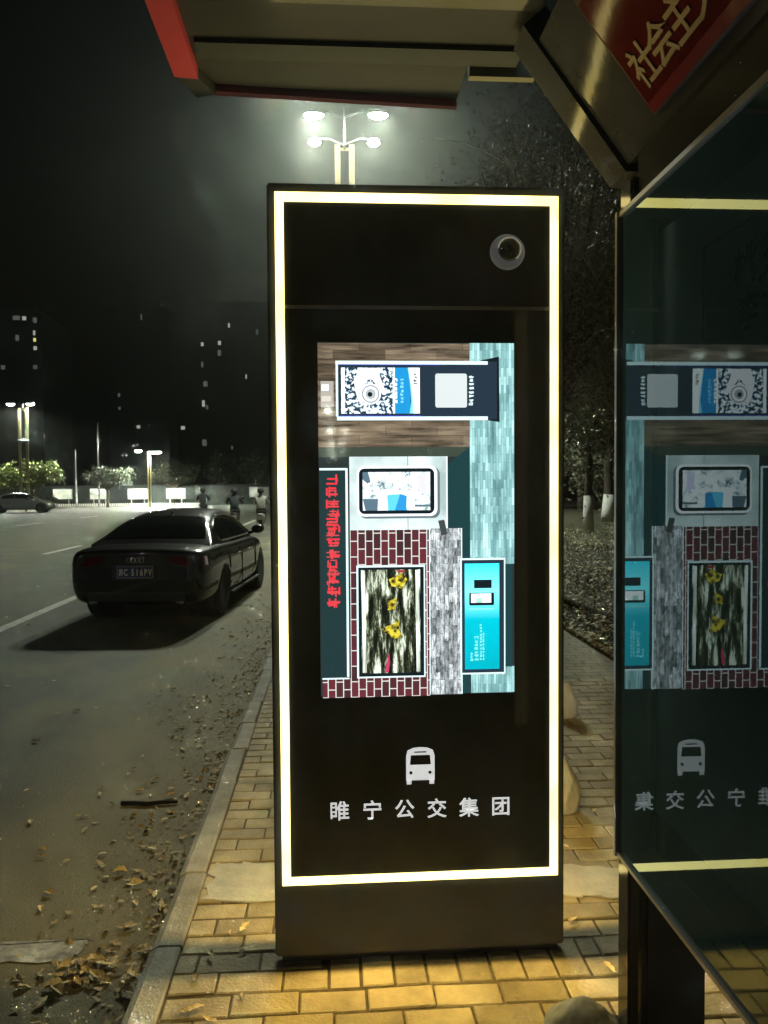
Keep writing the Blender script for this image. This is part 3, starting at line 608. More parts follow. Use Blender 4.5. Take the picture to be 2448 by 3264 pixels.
    def roofz(y_): return float(np.interp(y_, [c[0] for c in cs], [c[3] for c in cs]))
    skin('rear_window', lambda c, nn: .80 < c.y < 1.50 and abs(c.x) < .70-.17*(c.y-.80)/.7 and nn.z > .3 and c.z > roofz(c.y)-.09, M_cglass)
    skin('windscreen', lambda c, nn: 3.08 < c.y < 3.74 and abs(c.x) < .60 and nn.z > .2 and c.z > roofz(c.y)-.1, M_cglass)
    for s in (-1, 1):
        side = lambda c: s*c.x > .45 and 1.035 < c.z < roofz(c.y)-.085
        skin('side_window', lambda c, nn: side(c) and 1.28 < c.y < 2.12 and s*nn.x > .45, M_cglass); skin('side_window', lambda c, nn: side(c) and 2.17 < c.y < 3.42 and s*nn.x > .45, M_cglass)
        def wx(y_, z_):                                   # cabin half width at a height
            zt_ = roofz(y_); zb = float(np.interp(y_, [c[0] for c in cs], [c[2] for c in cs])); w = float(np.interp(y_, [c[0] for c in cs], [c[1] for c in cs])); h = zt_-zb; wt = w-.30*h/.45
            return float(np.interp((z_-zb)/max(h, .01), [0, .45, .84, .965], [w, w-(w-wt)*.42, wt+.03, wt-.06]))
        path = [(s*(wx(y_, 1.01)+.012), y_, 1.012-.008*(y_-1.2)) for y_ in np.linspace(1.2, 3.5, 14)]
        bmt = bmesh.new(); tube(bmt, path, .010, 6)
        top = [(s*(wx(1.2, 1.02)+.010), 1.20, 1.015)] + [(s*(wx(y_, roofz(y_)-.085)+.008), y_, roofz(y_)-.085) for y_ in np.linspace(1.24, 3.3, 18)]
        tube(bmt, top, .009, 6); obj('window_trim', bmt, M_chrome, car, True, world=False)
        bmm = bmesh.new(); lathe(bmm, [(.02, -.05), (.075, -.045), (.09, .0), (.085, .05), (.06, .085), (.02, .095)], 14, Matrix.Translation((s*1.0, 3.12, 1.07)) @ Matrix.Rotation(R(-80), 4, 'X') @ Matrix.Diagonal((1.2, .8, 1, 1)))
        tube(bmm, [(s*.84, 3.14, 1.0), (s*.97, 3.13, 1.04)], .025, 6); mi = obj('mirror', bmm, paint, car, True, world=False)
        # tail lamp wrapping round the corner
        bml = bmesh.new(); q = []
        outline = [(.42, .0), (.62, .0), (.755, .03), (.845, .11), (.88, .19)]
        for i_, (x, y_) in enumerate(outline):
            zt_ = .895; zb = .775+.05*(i_ < 1)
            q.append((bml.verts.new((s*(x+.008), y_-.012, zb)), bml.verts.new((s*(x-.012), y_-.004, zt_-.01*(i_ > 3)))))
        for i_ in range(len(q)-1): bml.faces.new((q[i_][0], q[i_+1][0], q[i_+1][1], q[i_][1]))
        bmesh.ops.solidify(bml, geom=list(bml.faces), thickness=.02); obj('tail_lamp', bml, M_tail, car, True, world=False)
        bmx = bmesh.new(); tube(bmx, [(s*.55, -.01, .325), (s*.55, .16, .33)], [.045, .04], 12); obj('exhaust_pipe', bmx, M_chrome, car, True, world=False)
        for yw in (.98, 3.90):
            wheel = bpy.data.objects.new('wheel', None); COL.objects.link(wheel); wheel.parent = car; wheel.location = (s*.80, yw, .335)
            mx_ = Matrix.Rotation(R(90)*s, 4, 'Y')
            bmw = bmesh.new(); lathe(bmw, [(.235, -.10), (.31, -.112), (.335, -.085), (.337, .085), (.31, .112), (.235, .105)], 40, mx_); obj('tyre', bmw, M_rub, wheel, True, world=False)
            bmr = bmesh.new(); lathe(bmr, [(.235, .02), (.24, .100), (.225, .105), (.215, .06), (.06, .055), (.055, .09), (.02, .093)], 40, mx_)
            for a in range(10):
                m2 = mx_ @ Matrix.Rotation(2*math.pi*a/10, 4, 'Z'); box(bmr, .05, .225, -.014, .014, .06, .098, mtx=m2)
            obj('rim', bmr, M_rimm, wheel, False, world=False)
            bmh = bmesh.new(); lathe(bmh, [(.372, -.3), (.372, .04), (.366, .04), (.366, -.28)], 36, mx_); obj('wheel_well', bmh, M_trim, wheel, True, world=False)
        for yh in (1.72, 2.62):
            bmh = bmesh.new(); tube(bmh, [(s*.935, yh, .80), (s*.965, yh+.02, .803), (s*.965, yh+.18, .805), (s*.935, yh+.2, .803)], .014, 6); obj('door_handle', bmh, M_chrome, car, True, world=False)
        bms = bmesh.new(); box(bms, s*.925-.01, s*.925+.028*s, 1.35, 3.45, .255, .285); obj('sill_strip', bms, M_trim, car, False, world=False)
    for s in (-1, 1):                                   # shut lines of doors and boot
        for yd, z0_, z1_ in ((1.30, .62, .97), (2.14, .30, .97), (3.28, .32, .95)):
            w_ = .938; obj('shut_line', B(s*(w_-.012), s*(w_+.0015), yd, yd+.008, z0_, z1_-.09) if s > 0 else B(-(w_+.0015), -(w_-.012), yd, yd+.008, z0_, z1_-.09), M_trim, car, False, world=False)
        obj('shut_line', B(s*.665-.004, s*.665+.004, -.006, .03, .60, .90), M_trim, car, False, world=False)
    obj('bumper_insert', B(-.62, .62, -.012, .05, .335, .45), M_trim, car, False, world=False, bevel=.01)
    obj('bumper_step', B(-.80, .80, -.022, .03, .585, .60), paint, car, False, world=False, bevel=.006)
    obj('boot_lip', B(-.70, .70, -.004, .10, .915, .93), paint, car, False, world=False, bevel=.006)
    for r0, r1 in ((.49, .775), ):
        obj('plate_recess', B(-.30, .30, -.008, .02, .60, .79), M_trim, car, False, world=False, bevel=.006)
    pl = obj('licence_plate', B(-.225, .225, -.022, -.006, .635, .775), mat('plate_blue', (.02, .045, .16), .4, emit=(.03, .06, .2), estr=.0), car, False, world=False, bevel=.003)
    if full:
        me_ = None
        for ch, x in zip('苏C516PV', (-.178, -.118, -.030, .027, .082, .137, .190)):
            mm = text_mesh(ch, .092 if ch != '苏' else .075, bold=.0015, extrude=.001); mm.transform(Matrix.Translation((x, -.0235, .703)) @ XZ @ Matrix.Diagonal((.82, 1.25 if ch != '苏' else 1.2, 1, 1))); finish('plate_character', mm, mat('plate_white', (.8, .8, .8), .5), pl, False, world=False)
        bmr = bmesh.new()
        for s4 in ((-.215, .215, .775, .780), ): pass
        bmf = bmesh.new()
        for (a, b_, c, d) in ((-.231, .231, .771, .781), (-.231, .231, .629, .639), (-.231, -.222, .639, .771), (.222, .231, .639, .771)): box(bmf, a, b_, -.026, -.02, c, d)
        obj('plate_frame', bmf, M_alu, pl, False, world=False)
        bmr.free(); em = bpy.data.objects.new('emblem', None); COL.objects.link(em); em.parent = car; em.location = (0, -.008, .855)
        for i in range(4):
            bmr = bmesh.new(); tube(bmr, [((i-1.5)*.052+.031*math.cos(a), 0, .031*math.sin(a)) for a in np.linspace(0, 2*math.pi, 21)], .0045, 6, caps=False); obj('ring', bmr, M_chrome, em, True, world=False)
        bma = bmesh.new(); tube(bma, [(0, 1.66, 1.40), (0, 1.60, 1.44)], [.02, .006], 6); obj('aerial', bma, M_trim, car, True, world=False)
    car.scale = (.96, .96, .97)
    return car
make_car('parked_car', 'black saloon car parked beside the kerb, seen from behind', (-2.42, 9.5, ROAD), R(-4.5), M_paintcar)
make_car('distant_car', 'silver car at the far left beneath the green tree', (-24.2, 55.0, ROAD+.02), R(-80), mat('car_paint_silver', (.16, .165, .16), .25, coat=1), False)

# ================================================================== STREET LAMPS
M_pole = mat('lamp_pole', (.42, .36, .20), .35, metal=.5)
M_arm = mat('lamp_arm', (.08, .08, .08), .5)
def lamp_emit(name, strength): return mat(name, (.8, .8, .8), .4, emit=(.92, 1., .82), estr=strength)
def street_lamp(label, loc, rotz, height, heads, lens, pole_w=.13, group='lit street lamps', ring=None, glow=None):
    t = thing('street_lamp', label, 'street lamp', loc, rotz, group)
    obj('base', B(-pole_w*1.4, pole_w*1.4, -pole_w*1.1, pole_w*1.1, 0, .5), M_pole, t, world=False, bevel=.02)
    for s in (-1, 1): obj('pillar', B(s*pole_w-.05*pole_w/.13, s*pole_w+.05*pole_w/.13, -.06, .06, .3, height), M_pole, t, world=False, bevel=.01)
    obj('crosspiece', B(-pole_w, pole_w, -.03, .03, height-.22, height-.12), M_pole, t, world=False)
    zt_ = max(h[1] for h in heads)+.25
    bm_ = bmesh.new(); tube(bm_, [(0, 0, height-.2), (0, 0, zt_)], [.05, .03], 8); obj('mast', bm_, M_arm, t, True, world=False)  # upper pole made thin and dark to stand for its unlit part
    if ring:
        bm_ = bmesh.new(); lathe(bm_, [(.2, ring), (.42, ring+.02), (.42, ring+.09), (.2, ring+.11)], 16); obj('collar', bm_, M_alu, t, True, world=False)
    for (hx, hz, k) in heads:
        bm_ = bmesh.new(); sgn = 1 if hx > 0 else -1
        tube(bm_, [(0, 0, hz-.1), (hx*.5, 0, hz+.13), (hx*.85, 0, hz+.11)], [.035, .03, .028], 6); arm_ = obj('arm', bm_, M_arm, t, True, world=False)
        bm_ = bmesh.new(); lathe(bm_, [(.01, .17), (.22*k, .15), (.36*k, .08), (.40*k, .03), (.385*k, .0)], 18, Matrix.Translation((hx, 0, hz)) @ Matrix.Diagonal((1, .55, 1, 1))); hd = obj('lamp_head', bm_, M_arm, t, True, world=False)
        bm_ = bmesh.new(); lathe(bm_, [(.36*k, -.003), (.33*k, -.05), (.22*k, -.10), (.02, -.12)], 18, Matrix.Translation((hx, 0, hz)) @ Matrix.Diagonal((1, .55, 1, 1))); obj('lamp_lens', bm_, glow or M_lensglow, hd, True, world=False)
        if not lens: continue
        ld = bpy.data.lights.new('lamp_light', 'SPOT'); ld.energy = lens*k*k; ld.color = (.92, 1., .82); ld.spot_size = R(168); ld.spot_blend = .4; ld.shadow_soft_size = .42*k
        lo = bpy.data.objects.new('lamp_light', ld); COL.objects.link(lo); lo.parent = t; lo.location = (hx, 0, hz-.27)
    return t
M_lensglow = lamp_emit('lamp_lens_glow', 2500.); M_lensglow.cycles.emission_sampling = 'NONE'; M_lensfar = lamp_emit('lamp_lens_dim', 500.); M_lensfar.cycles.emission_sampling = 'NONE'
LENS_MAIN, LENS_FAR, LENS_GLARE, LENS_BACK = 4900., 3800., 1300., 480.
street_lamp('tall twin pillar street lamp with four lit heads behind the totem', (.52, 30, 0), 0, 14.65, [(-1.17, 15.75, 1.0), (1.3, 15.80, 1.0), (-1.15, 14.72, .62), (1.12, 14.75, .62)], LENS_MAIN, .27)
street_lamp('golden twin pillar street lamp rising behind the green tree at far left', (-25.0, 64, ROAD+.02), 0, 8.2, [(-.95, 8.5, .8), (.6, 8.5, .8)], LENS_FAR, .28, ring=5.5)
street_lamp('slim street lamp with brightest glare in front of the green hoarding', (-16.0, 68, ROAD+.02), 0, 4.5, [(-.9, 4.88, .7), (.48, 4.78, 1.5)], LENS_GLARE, .10)
for i, (x, y_) in enumerate(((.52, -16), (-22.5, -12), (.52, -46), (-22.5, -42))):
    street_lamp('street lamp behind the viewpoint, on the %s side, %s away' % ('near' if x > 0 else 'far', ('nearer', 'nearer', 'farther', 'farther')[i]), (x, y_, 0 if x > 0 else ROAD+.06), 0, 9.6, [(-1.1, 9.7, 1.2), (1.1, 9.7, 1.2)], LENS_BACK*.45)
for i, y_ in enumerate((-78, -108, -140, -175, -215)):   # the rest of the avenue behind the viewpoint, seen in the glass and the car's paint
    for x in (.52, -22.5): street_lamp('lit street lamp far behind the viewpoint, %s side, %s' % ('near' if x > 0 else 'far', ('third away', 'fourth away', 'fifth away', 'sixth away', 'last of the row')[i]), (x, y_, 0 if x > 0 else ROAD+.06), 0, 9.6, [(-1.1, 9.7, .75), (1.1, 9.7, .75)], 0, glow=M_lensfar)
for (x, y_, h) in ((-20.9, 70, 7.3), (-23.2, 71, 5.0)):
    bm = bmesh.new(); tube(bm, [(x, y_, ROAD), (x, y_, h)], [.09, .06], 8); tag(obj('flagpole', bm, mat('pole_grey', (.3, .3, .3), .4, metal=.5)), 'bare thin grey pole, the %s of two left of the slim street lamp' % ('taller' if h > 6 else 'shorter'), 'pole')

# ================================================================== TREES
def foliage(points, size, mname, parent, flat=.0, name='crown'):
    pts = np.array(points); nL = len(pts); a = rng.normal(size=(nL, 3)); a[:, 2] *= (1-flat); a /= np.linalg.norm(a, axis=1)[:, None]
    b = rng.normal(size=(nL, 3)); b -= a*(a*b).sum(1)[:, None]; b /= np.linalg.norm(b, axis=1)[:, None]
    s = size*rng.uniform(.6, 1.3, nL)[:, None]; a = a*s; b = b*s*.5
    co = np.stack([pts-a, pts+b*.9+a*.1, pts+a, pts-b*.9+a*.1], 1).reshape(-1, 3)
    me = bpy.data.meshes.new(name); me.vertices.add(nL*4); me.vertices.foreach_set('co', co.ravel()); me.loops.add(nL*4); me.loops.foreach_set('vertex_index', np.arange(nL*4))
    me.polygons.add(nL); me.polygons.foreach_set('loop_start', np.arange(nL)*4); me.polygons.foreach_set('loop_total', np.full(nL, 4)); me.update(calc_edges=True); me.validate()
    return finish(name, me, mname, parent, world=False)
M_bark = mat('bark', (.085, .07, .05), .9, var=.35, scale=12, bump=.6, bscale=40, stretch=(1, 1, .3))
M_lime = mat('limewash', (.62, .62, .58), .8, var=.2, scale=14)
def leafmat(name, c):
    m = mat(name, c, .58, var=.45, scale=2.2); m.node_tree.nodes['Principled BSDF'].inputs['Transmission Weight'].default_value = 0.; return m
LEAF_DARK = leafmat('leaf_dark', (.17, .175, .11)); LEAF_GREEN = leafmat('leaf_green', (.12, .15, .025)); LEAF_DULL = leafmat('leaf_dull', (.045, .055, .030))
def tree(name, label, loc, trunk_h, r0, centre, radii, n_limb, n_leaf, size, leaf, group, lime=0., droop=0., seed=1, twigs=0):
    t = thing(name, label, 'tree', loc, 0, group); rr = random.Random(seed); g = np.random.default_rng(seed)
    bm_ = bmesh.new(); bend = [(rr.uniform(-.06, .06)*trunk_h*.3, rr.uniform(-.06, .06)*trunk_h*.3) for _ in range(3)]
    path = [(0, 0, -.2), (bend[0][0], bend[0][1], trunk_h*.33), (bend[1][0], bend[1][1], trunk_h*.66), (bend[2][0], bend[2][1], trunk_h)]
    tube(bm_, path, [r0*1.25, r0, r0*.9, r0*.75], 10); C_ = Vector(centre); pts = []; tips = []
    for i in range(n_limb):
        while True:
            d = Vector((rr.uniform(-1, 1), rr.uniform(-1, 1), rr.uniform(-.75, 1)))
            if .35 < d.length < 1: break
        tip = C_+Vector((d.x*radii[0], d.y*radii[1], d.z*radii[2])); base = Vector(path[-1])*(rr.uniform(.75, 1.0))
        mid = base.lerp(tip, .5)+Vector((rr.uniform(-.15, .15)*radii[0], rr.uniform(-.15, .15)*radii[1], radii[2]*rr.uniform(.05, .22)))
        curve = [base.lerp(mid, k/3) .lerp(mid.lerp(tip, k/3), k/3) for k in range(4)]
        tube(bm_, curve, [r0*.42, r0*.26, r0*.15, r0*.05], 6, caps=False); tips.append((mid, tip))
    obj('trunk', bm_, M_bark, t, True, world=False)
    if lime:
        bm_ = bmesh.new(); tube(bm_, [(p[0], p[1], p[2]) for p in ((0, 0, -.05), (bend[0][0]*lime/(trunk_h*.33), bend[0][1]*lime/(trunk_h*.33), lime))], [r0*1.32, r0*1.1], 12); obj('limewash', bm_, M_lime, t, True, world=False)
    per = n_leaf//n_limb
    for mid, tip in tips:
        k = g.random(per)**.6; base = np.array(mid)[None]*(1-k[:, None])+np.array(tip)[None]*k[:, None]
        sp = g.normal(size=(per, 3))*np.array(radii)[None]*.17*g.uniform(.4, 1.2, (per, 1)); sp[:, 2] -= droop*g.random(per)**1.5
        pts.append(base+sp)
    foliage(np.concatenate(pts), size, leaf, t)
    if twigs:
        bm_ = bmesh.new()
        for i in range(twigs):
            a = C_+Vector((rr.uniform(-.6, .6)*radii[0], rr.uniform(-.6, .6)*radii[1], rr.uniform(-.5, .5)*radii[2])); d = Vector((rr.uniform(-1, 1), rr.uniform(-.6, .3), rr.uniform(.2, 1))).normalized()*rr.uniform(.5, 1.9); sag = rr.uniform(.1, .9)
            P = [a+d*k/6+Vector((0, 0, -sag*(k/6)**2)) for k in range(7)]; tube(bm_, P, [.007, .0065, .006, .005, .004, .003, .002], 5, caps=False)
        obj('twigs', bm_, mat('twig', (.42, .40, .33), .6), t, True, world=False)
    return t
tree('roadside_tree', 'dark tree with arching bare twigs above the top right of the totem', (3.0, 10.6, 0), 2.6, .13, (.1, 0, 4.6), (1.6, 1.4, 2.8), 90, 30000, .030, LEAF_DARK, 'trees on the dark lawn', droop=.7, seed=4, twigs=150)
tree('roadside_tree', 'dark drooping tree between the totem and the poster case', (5.1, 13.2, 0), 3.0, .15, (.1, 0, 5.2), (2.3, 2.2, 3.0), 90, 42000, .042, LEAF_DARK, 'trees on the dark lawn', droop=.9, seed=9, twigs=60)
tree('roadside_tree', 'tree with a white limewashed trunk, the nearer of two on the lawn', (8.55, 25.4, -.02), 3.4, .14, (0, 0, 5.2), (2.6, 2.4, 2.6), 30, 7000, .09, LEAF_DARK, 'trees on the dark lawn', lime=1.2, droop=.1, seed=12)
tree('roadside_tree', 'tree with a white limewashed trunk, the farther of two on the lawn', (11.5, 31.8, -.02), 3.4, .2, (0, 0, 5.4), (3, 2.6, 2.8), 30, 7000, .09, LEAF_DARK, 'trees on the dark lawn', lime=1.15, droop=.1, seed=15)
for i, (x, y_, s) in enumerate(((15, 46, 1.0), (21, 50, 1.1), (10, 52, .9))):
    tree('background_tree', 'dark bushy tree at the back of the lawn, %s of three' % ('middle', 'rightmost', 'leftmost')[i], (x, y_, -.05), 2.0, .2, (0, 0, 4.2*s), (4.2*s, 3, 4.2*s), 30, 6000, .16, LEAF_DARK, 'dark trees at the back of the lawn', droop=1.2, seed=30+i)
tree('street_tree', 'bright green rounded tree lit by the golden lamp at far left', (-24.7, 65, ROAD), 1.9, .12, (.1, 0, 3.05), (2.3, 1.8, 1.05), 34, 7000, .10, LEAF_GREEN, 'trees before the hoarding', seed=21)
tree('street_tree', 'green tree cut by the left edge of the picture', (-27.3, 65.5, ROAD), 1.7, .12, (0, 0, 2.7), (1.9, 1.7, 1.1), 28, 5000, .10, LEAF_GREEN, 'trees before the hoarding', seed=22)
tree('street_tree', 'dull grey green tree above the second notice board', (-19.6, 68, ROAD), 1.8, .12, (.2, 0, 2.75), (2.4, 1.6, 1.0), 30, 5000, .10, LEAF_DULL, 'trees before the hoarding', seed=23)
tree('street_tree', 'dim tree beside the glaring lamp above the hoarding', (-15.5, 76, ROAD), 2.0, .12, (0, 0, 3.1), (2.6, 1.6, 1.3), 28, 4500, .11, LEAF_DULL, 'trees before the hoarding', seed=24)
tree('street_tree', 'faint thin tree above the parked car', (-11.2, 77, ROAD), 2.2, .10, (0, 0, 3.4), (1.5, 1.4, 1.9), 24, 2600, .11, LEAF_DULL, 'trees before the hoarding', seed=25)
tree('street_tree', 'faint thin tree beside the left edge of the totem', (-7.9, 77, ROAD), 2.2, .10, (0, 0, 3.6), (1.6, 1.4, 2.0), 24, 2600, .11, LEAF_DULL, 'trees before the hoarding', seed=26)
t = thing('round_shrub', 'dark round clipped shrub under the green tree at far left', 'shrub', (-21.6, 60, ROAD), 0)
P = rng.normal(size=(2600, 3)); P /= np.linalg.norm(P, axis=1)[:, None]; P = P*np.array([.62, .55, .5])*rng.uniform(.75, 1.05, (2600, 1))+np.array([0, 0, .62]); foliage(P, .06, LEAF_DULL, t, name='foliage')
bm = bmesh.new(); tube(bm, [(0, 0, -.05), (0, 0, .5)], [.06, .04], 6); obj('stem', bm, M_bark, t, True, world=False)

# ================================================================== FAR SIDE: hoarding, boards, railing, towers
M_hoard = mat('hoarding_green', (.010, .017, .012), .6, var=.2, scale=1.2)
fence = thing('hoarding', 'long dark green site hoarding behind the notice boards', 'fence', (-16, 76.5, ROAD))
for i in range(26):
    x = -33+i*1.5
    obj('panel', B(x, x+1.47, 76.45, 76.5, ROAD, 1.78), M_hoard, fence); obj('post', B(x+1.44, x+1.53, 76.5, 76.58, ROAD, 1.85), M_hoard, fence)
def board(label, x0, x1, z0, z1, y_, m, legs=True, group='notice boards along the hoarding'):
    t = thing('notice_board', label, 'notice board', ((x0+x1)/2, y_, ROAD), 0, group)
    obj('face', B(x0, x1, y_-.02, y_+.01, z0, z1), m, t); obj('frame', B(x0-.05, x1+.05, y_+.012, y_+.06, z0-.05, z1+.05), MATS['pole_grey'], t)
    if legs:
        for x in (x0+.3, x1-.3): obj('leg', B(x-.05, x+.05, y_+.01, y_+.07, ROAD, z0), MATS['pole_grey'], t)
def bm_(name, c, dark): return mat(name, c, .6, var=dark, scale=1.7)
board('white notice board leftmost on the hoarding', -26.4, -24.7, .55, 1.42, 74.3, bm_('board_a', (.62, .62, .56), .3))
board('white notice board second from the left on the hoarding', -23.0, -21.3, .52, 1.45, 74.3, bm_('board_b', (.58, .58, .54), .5))
board('white notice board left of the slim lamp pole', -19.5, -17.7, .5, 1.42, 74.3, bm_('board_c', (.5, .5, .48), .45))
board('dull grey notice board right of the slim lamp pole', -15.9, -14.2, .52, 1.4, 74.3, bm_('board_d', (.25, .25, .24), .5))
board('grey notice board beside the left edge of the totem', -8.05, -6.3, .6, 1.48, 74.3, bm_('board_e', (.34, .34, .32), .3))
board('small grey sign peeping over the hoarding', -20.7, -19.8, 1.75, 2.1, 77.0, bm_('board_f', (.28, .28, .28), .2))
rail = thing('low_railing', 'low white picket railing at the foot of the hoarding', 'railing', (-18, 72.8, ROAD))
obj('rail_bar', B(-25.6, -12, 72.78, 72.82, ROAD+.18, ROAD+.21), mat('rail_white', (.55, .55, .5), .6), rail)
for i in range(68): obj('picket', B(-25.6+i*.2, -25.52+i*.2, 72.76, 72.84, ROAD, ROAD+.27), MATS['rail_white'], rail)
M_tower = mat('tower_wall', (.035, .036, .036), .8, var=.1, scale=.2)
M_win = mat('window_lit', (.3, .3, .28), .4, emit=(.95, 1., .85), estr=.34); M_win2 = mat('window_dim', (.2, .2, .2), .4, emit=(.75, .85, .75), estr=.10); M_win3 = mat('window_yellow', (.3, .3, .2), .4, emit=(.9, .85, .25), estr=.8); M_winoff = mat('window_dark', (.02, .022, .022), .4)
def tower(label, x0, x1, z1, wins):
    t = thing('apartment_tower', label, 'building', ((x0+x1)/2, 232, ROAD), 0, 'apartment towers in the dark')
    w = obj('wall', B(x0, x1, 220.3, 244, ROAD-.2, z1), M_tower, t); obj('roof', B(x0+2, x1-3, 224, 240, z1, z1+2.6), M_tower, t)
    lit = {}
    for x, z, m, ww, hh in wins: obj('window', B(x-ww*.36, x+ww*.36, 220.15, 220.35, z-hh*.4, z+hh*.4), m, t)
    V_, F_ = [], []
    zz = 2.0
    while zz < z1-2:
        x = x0+1.2
        while x < x1-2:
            if not any(abs(x+.8-q[0]) < 2 and abs(zz+.8-q[1]) < 2 for q in wins):
                k = len(V_); V_ += [(x, 220.25, zz), (x+1.5, 220.25, zz), (x+1.5, 220.25, zz+1.5), (x, 220.25, zz+1.5)]; F_.append((k, k+1, k+2, k+3))
            x += 3.1
        zz += 3.0
    o = link_mesh('unlit_windows', V_, F_, M_winoff, t); o['kind'] = 'stuff'
tower('dark apartment tower at far left with lit corner windows', -112, -80.5, 50, [(-85.1, 48.6, M_win, 1.4, 1.3), (-87.2, 48.7, M_win2, 2.6, 1.4), (-82.2, 48.1, M_win2, 1.2, 1.8), (-82.5, 44.6, M_win, .8, 1.6), (-82.4, 42.7, M_win3, .9, 1.2), (-82.3, 40.4, M_win, 1.2, 1.3), (-87.1, 43.2, M_win2, 1.2, 2), (-82.4, 35.2, M_win2, 1.4, 1.4), (-91.1, 35.1, M_win2, 1.4, 1.4)])
tower('dark apartment tower with two lit windows, middle of the three', -62.5, -46, 52, [(-53.3, 49.2, M_win2, .5, 2.0), (-59.8, 27.5, M_win2, .8, 1.2), (-59.7, 23.8, M_win2, .8, 1.0), (-54.6, 18.6, M_win, 1.3, 1.1)])
tower('dark apartment tower with most lit windows, beside the totem', -43.8, -14, 52, [(-29.1, 47, M_win, .7, 1.5), (-21.3, 45.2, M_win2, .8, 1.8), (-36.6, 41.7, M_win, 1.0, 1.3), (-31.8, 42.1, M_win, 1.1, 1.4), (-31.9, 39.3, M_win2, 1.2, 2.0), (-36.7, 36, M_win2, .8, 1.8), (-24.5, 32.7, M_win, .5, 1.6), (-35.9, 30.6, M_win2, 1.6, 1.8), (-36.5, 25.1, M_win, 1.0, 2.2), (-35.5, 24.1, M_win2, .8, 1.4), (-42.3, 18.3, M_win, 1.5, 1.2), (-36.4, 14.1, M_win2, 1.6, 2.2), (-28.7, 12.7, M_win2, .6, 1.2)])

# ================================================================== PEOPLE AND SCOOTERS
def skin_body(name, joints, edges, mats, parent, pick, hands=()):
    names = list(joints); me = bpy.data.meshes.new(name); me.from_pydata([joints[k][0] for k in names], [(names.index(a), names.index(b)) for a, b in edges], []); me.update()
    o = bpy.data.objects.new(name, me); COL.objects.link(o); md = o.modifiers.new('skin', 'SKIN'); md.use_smooth_shade = True
    for i, k in enumerate(names):
        r = joints[k][1]; me.skin_vertices[0].data[i].radius = (r, r) if not hasattr(r, '__len__') else r
        me.skin_vertices[0].data[i].use_root = (i == 0)
    o.modifiers.new('sub', 'SUBSURF').levels = 2; applied(o)
    bm2 = bmesh.new(); bm2.from_mesh(o.data)
    for w, d in hands:                                 # five separate bent fingers on each hand
        w = Vector(w); d = Vector(d).normalized(); s = d.orthogonal().normalized()
        for q, L in zip((-.03, -.014, .0, .014, .03), (.05, .07, .078, .072, .055)):
            a = w+s*q; tube(bm2, [a, a+d*L*.55+s*q*.3, a+d*L*.9-Vector((0, 0, .015))+s*q*.3], [.009, .008, .006], 5)
    me = bpy.data.meshes.new(name); bm2.to_mesh(me); bm2.free(); o.data = me
    for m in mats: me.materials.append(m)
    for p in me.polygons: p.material_index = pick(p.center); p.use_smooth = True
    o.parent = parent
    return o
M_skin = mat('skin', (.45, .28, .20), .6); M_jacket_w = mat('jacket_white', (.42, .42, .40), .8, var=.1, scale=5); M_dark_cloth = mat('dark_cloth', (.025, .025, .028), .85); M_hair = mat('hair', (.012, .011, .01), .6)
def rider(label, loc, rotz, coat, arm):
    t = thing('person', label, 'person', loc, rotz)
    J = {'pelvis': ((0, 0, .80), (.16, .13)), 'waist': ((0, .03, .95), (.145, .11)), 'chest': ((0, .08, 1.18), (.18, .125)), 'neck': ((0, .11, 1.36), .06), 'head': ((0, .13, 1.46), (.082, .09)), 'crown': ((0, .13, 1.58), (.075, .085))}
    E_ = [('pelvis', 'waist'), ('waist', 'chest'), ('chest', 'neck'), ('neck', 'head'), ('head', 'crown')]
    for s, n_ in ((-1, 'l'), (1, 'r')):
        J.update({n_+'sh': ((s*.19, .09, 1.27), .07), n_+'el': ((s*.32, .25, 1.06), .052), n_+'wr': ((s*.30, .50, 1.02), .035), n_+'hand': ((s*.29, .57, 1.02), .035), n_+'hip': ((s*.10, .06, .78), .095), n_+'kn': ((s*.15, .46, .76), .07), n_+'an': ((s*.13, .42, .36), .045), n_+'toe': ((s*.13, .56, .31), .04)})
        E_ += [('chest', n_+'sh'), (n_+'sh', n_+'el'), (n_+'el', n_+'wr'), (n_+'wr', n_+'hand'), ('pelvis', n_+'hip'), (n_+'hip', n_+'kn'), (n_+'kn', n_+'an'), (n_+'an', n_+'toe')]
    def pick(c):
        if c.z > 1.40: return 0 if (c.y > .15 and c.z < 1.53) else 3
        if c.z > .86: return 0 if c.y > .52 else (1 if abs(c.x) < .22 or arm else 2)
        return 2
    skin_body('body', J, E_, [M_skin, coat, M_dark_cloth, M_hair], t, pick, hands=[((s*.29, .57, 1.02), (0, 1, 0)) for s in (-1, 1)])
    bm_2 = bmesh.new(); lathe(bm_2, [(.125, 1.475), (.135, 1.52), (.125, 1.60), (.08, 1.655), (.02, 1.67)], 16, Matrix.Translation((0, .125, 0))); obj('helmet', bm_2, M_dark_cloth, t, True, world=False)
    return t
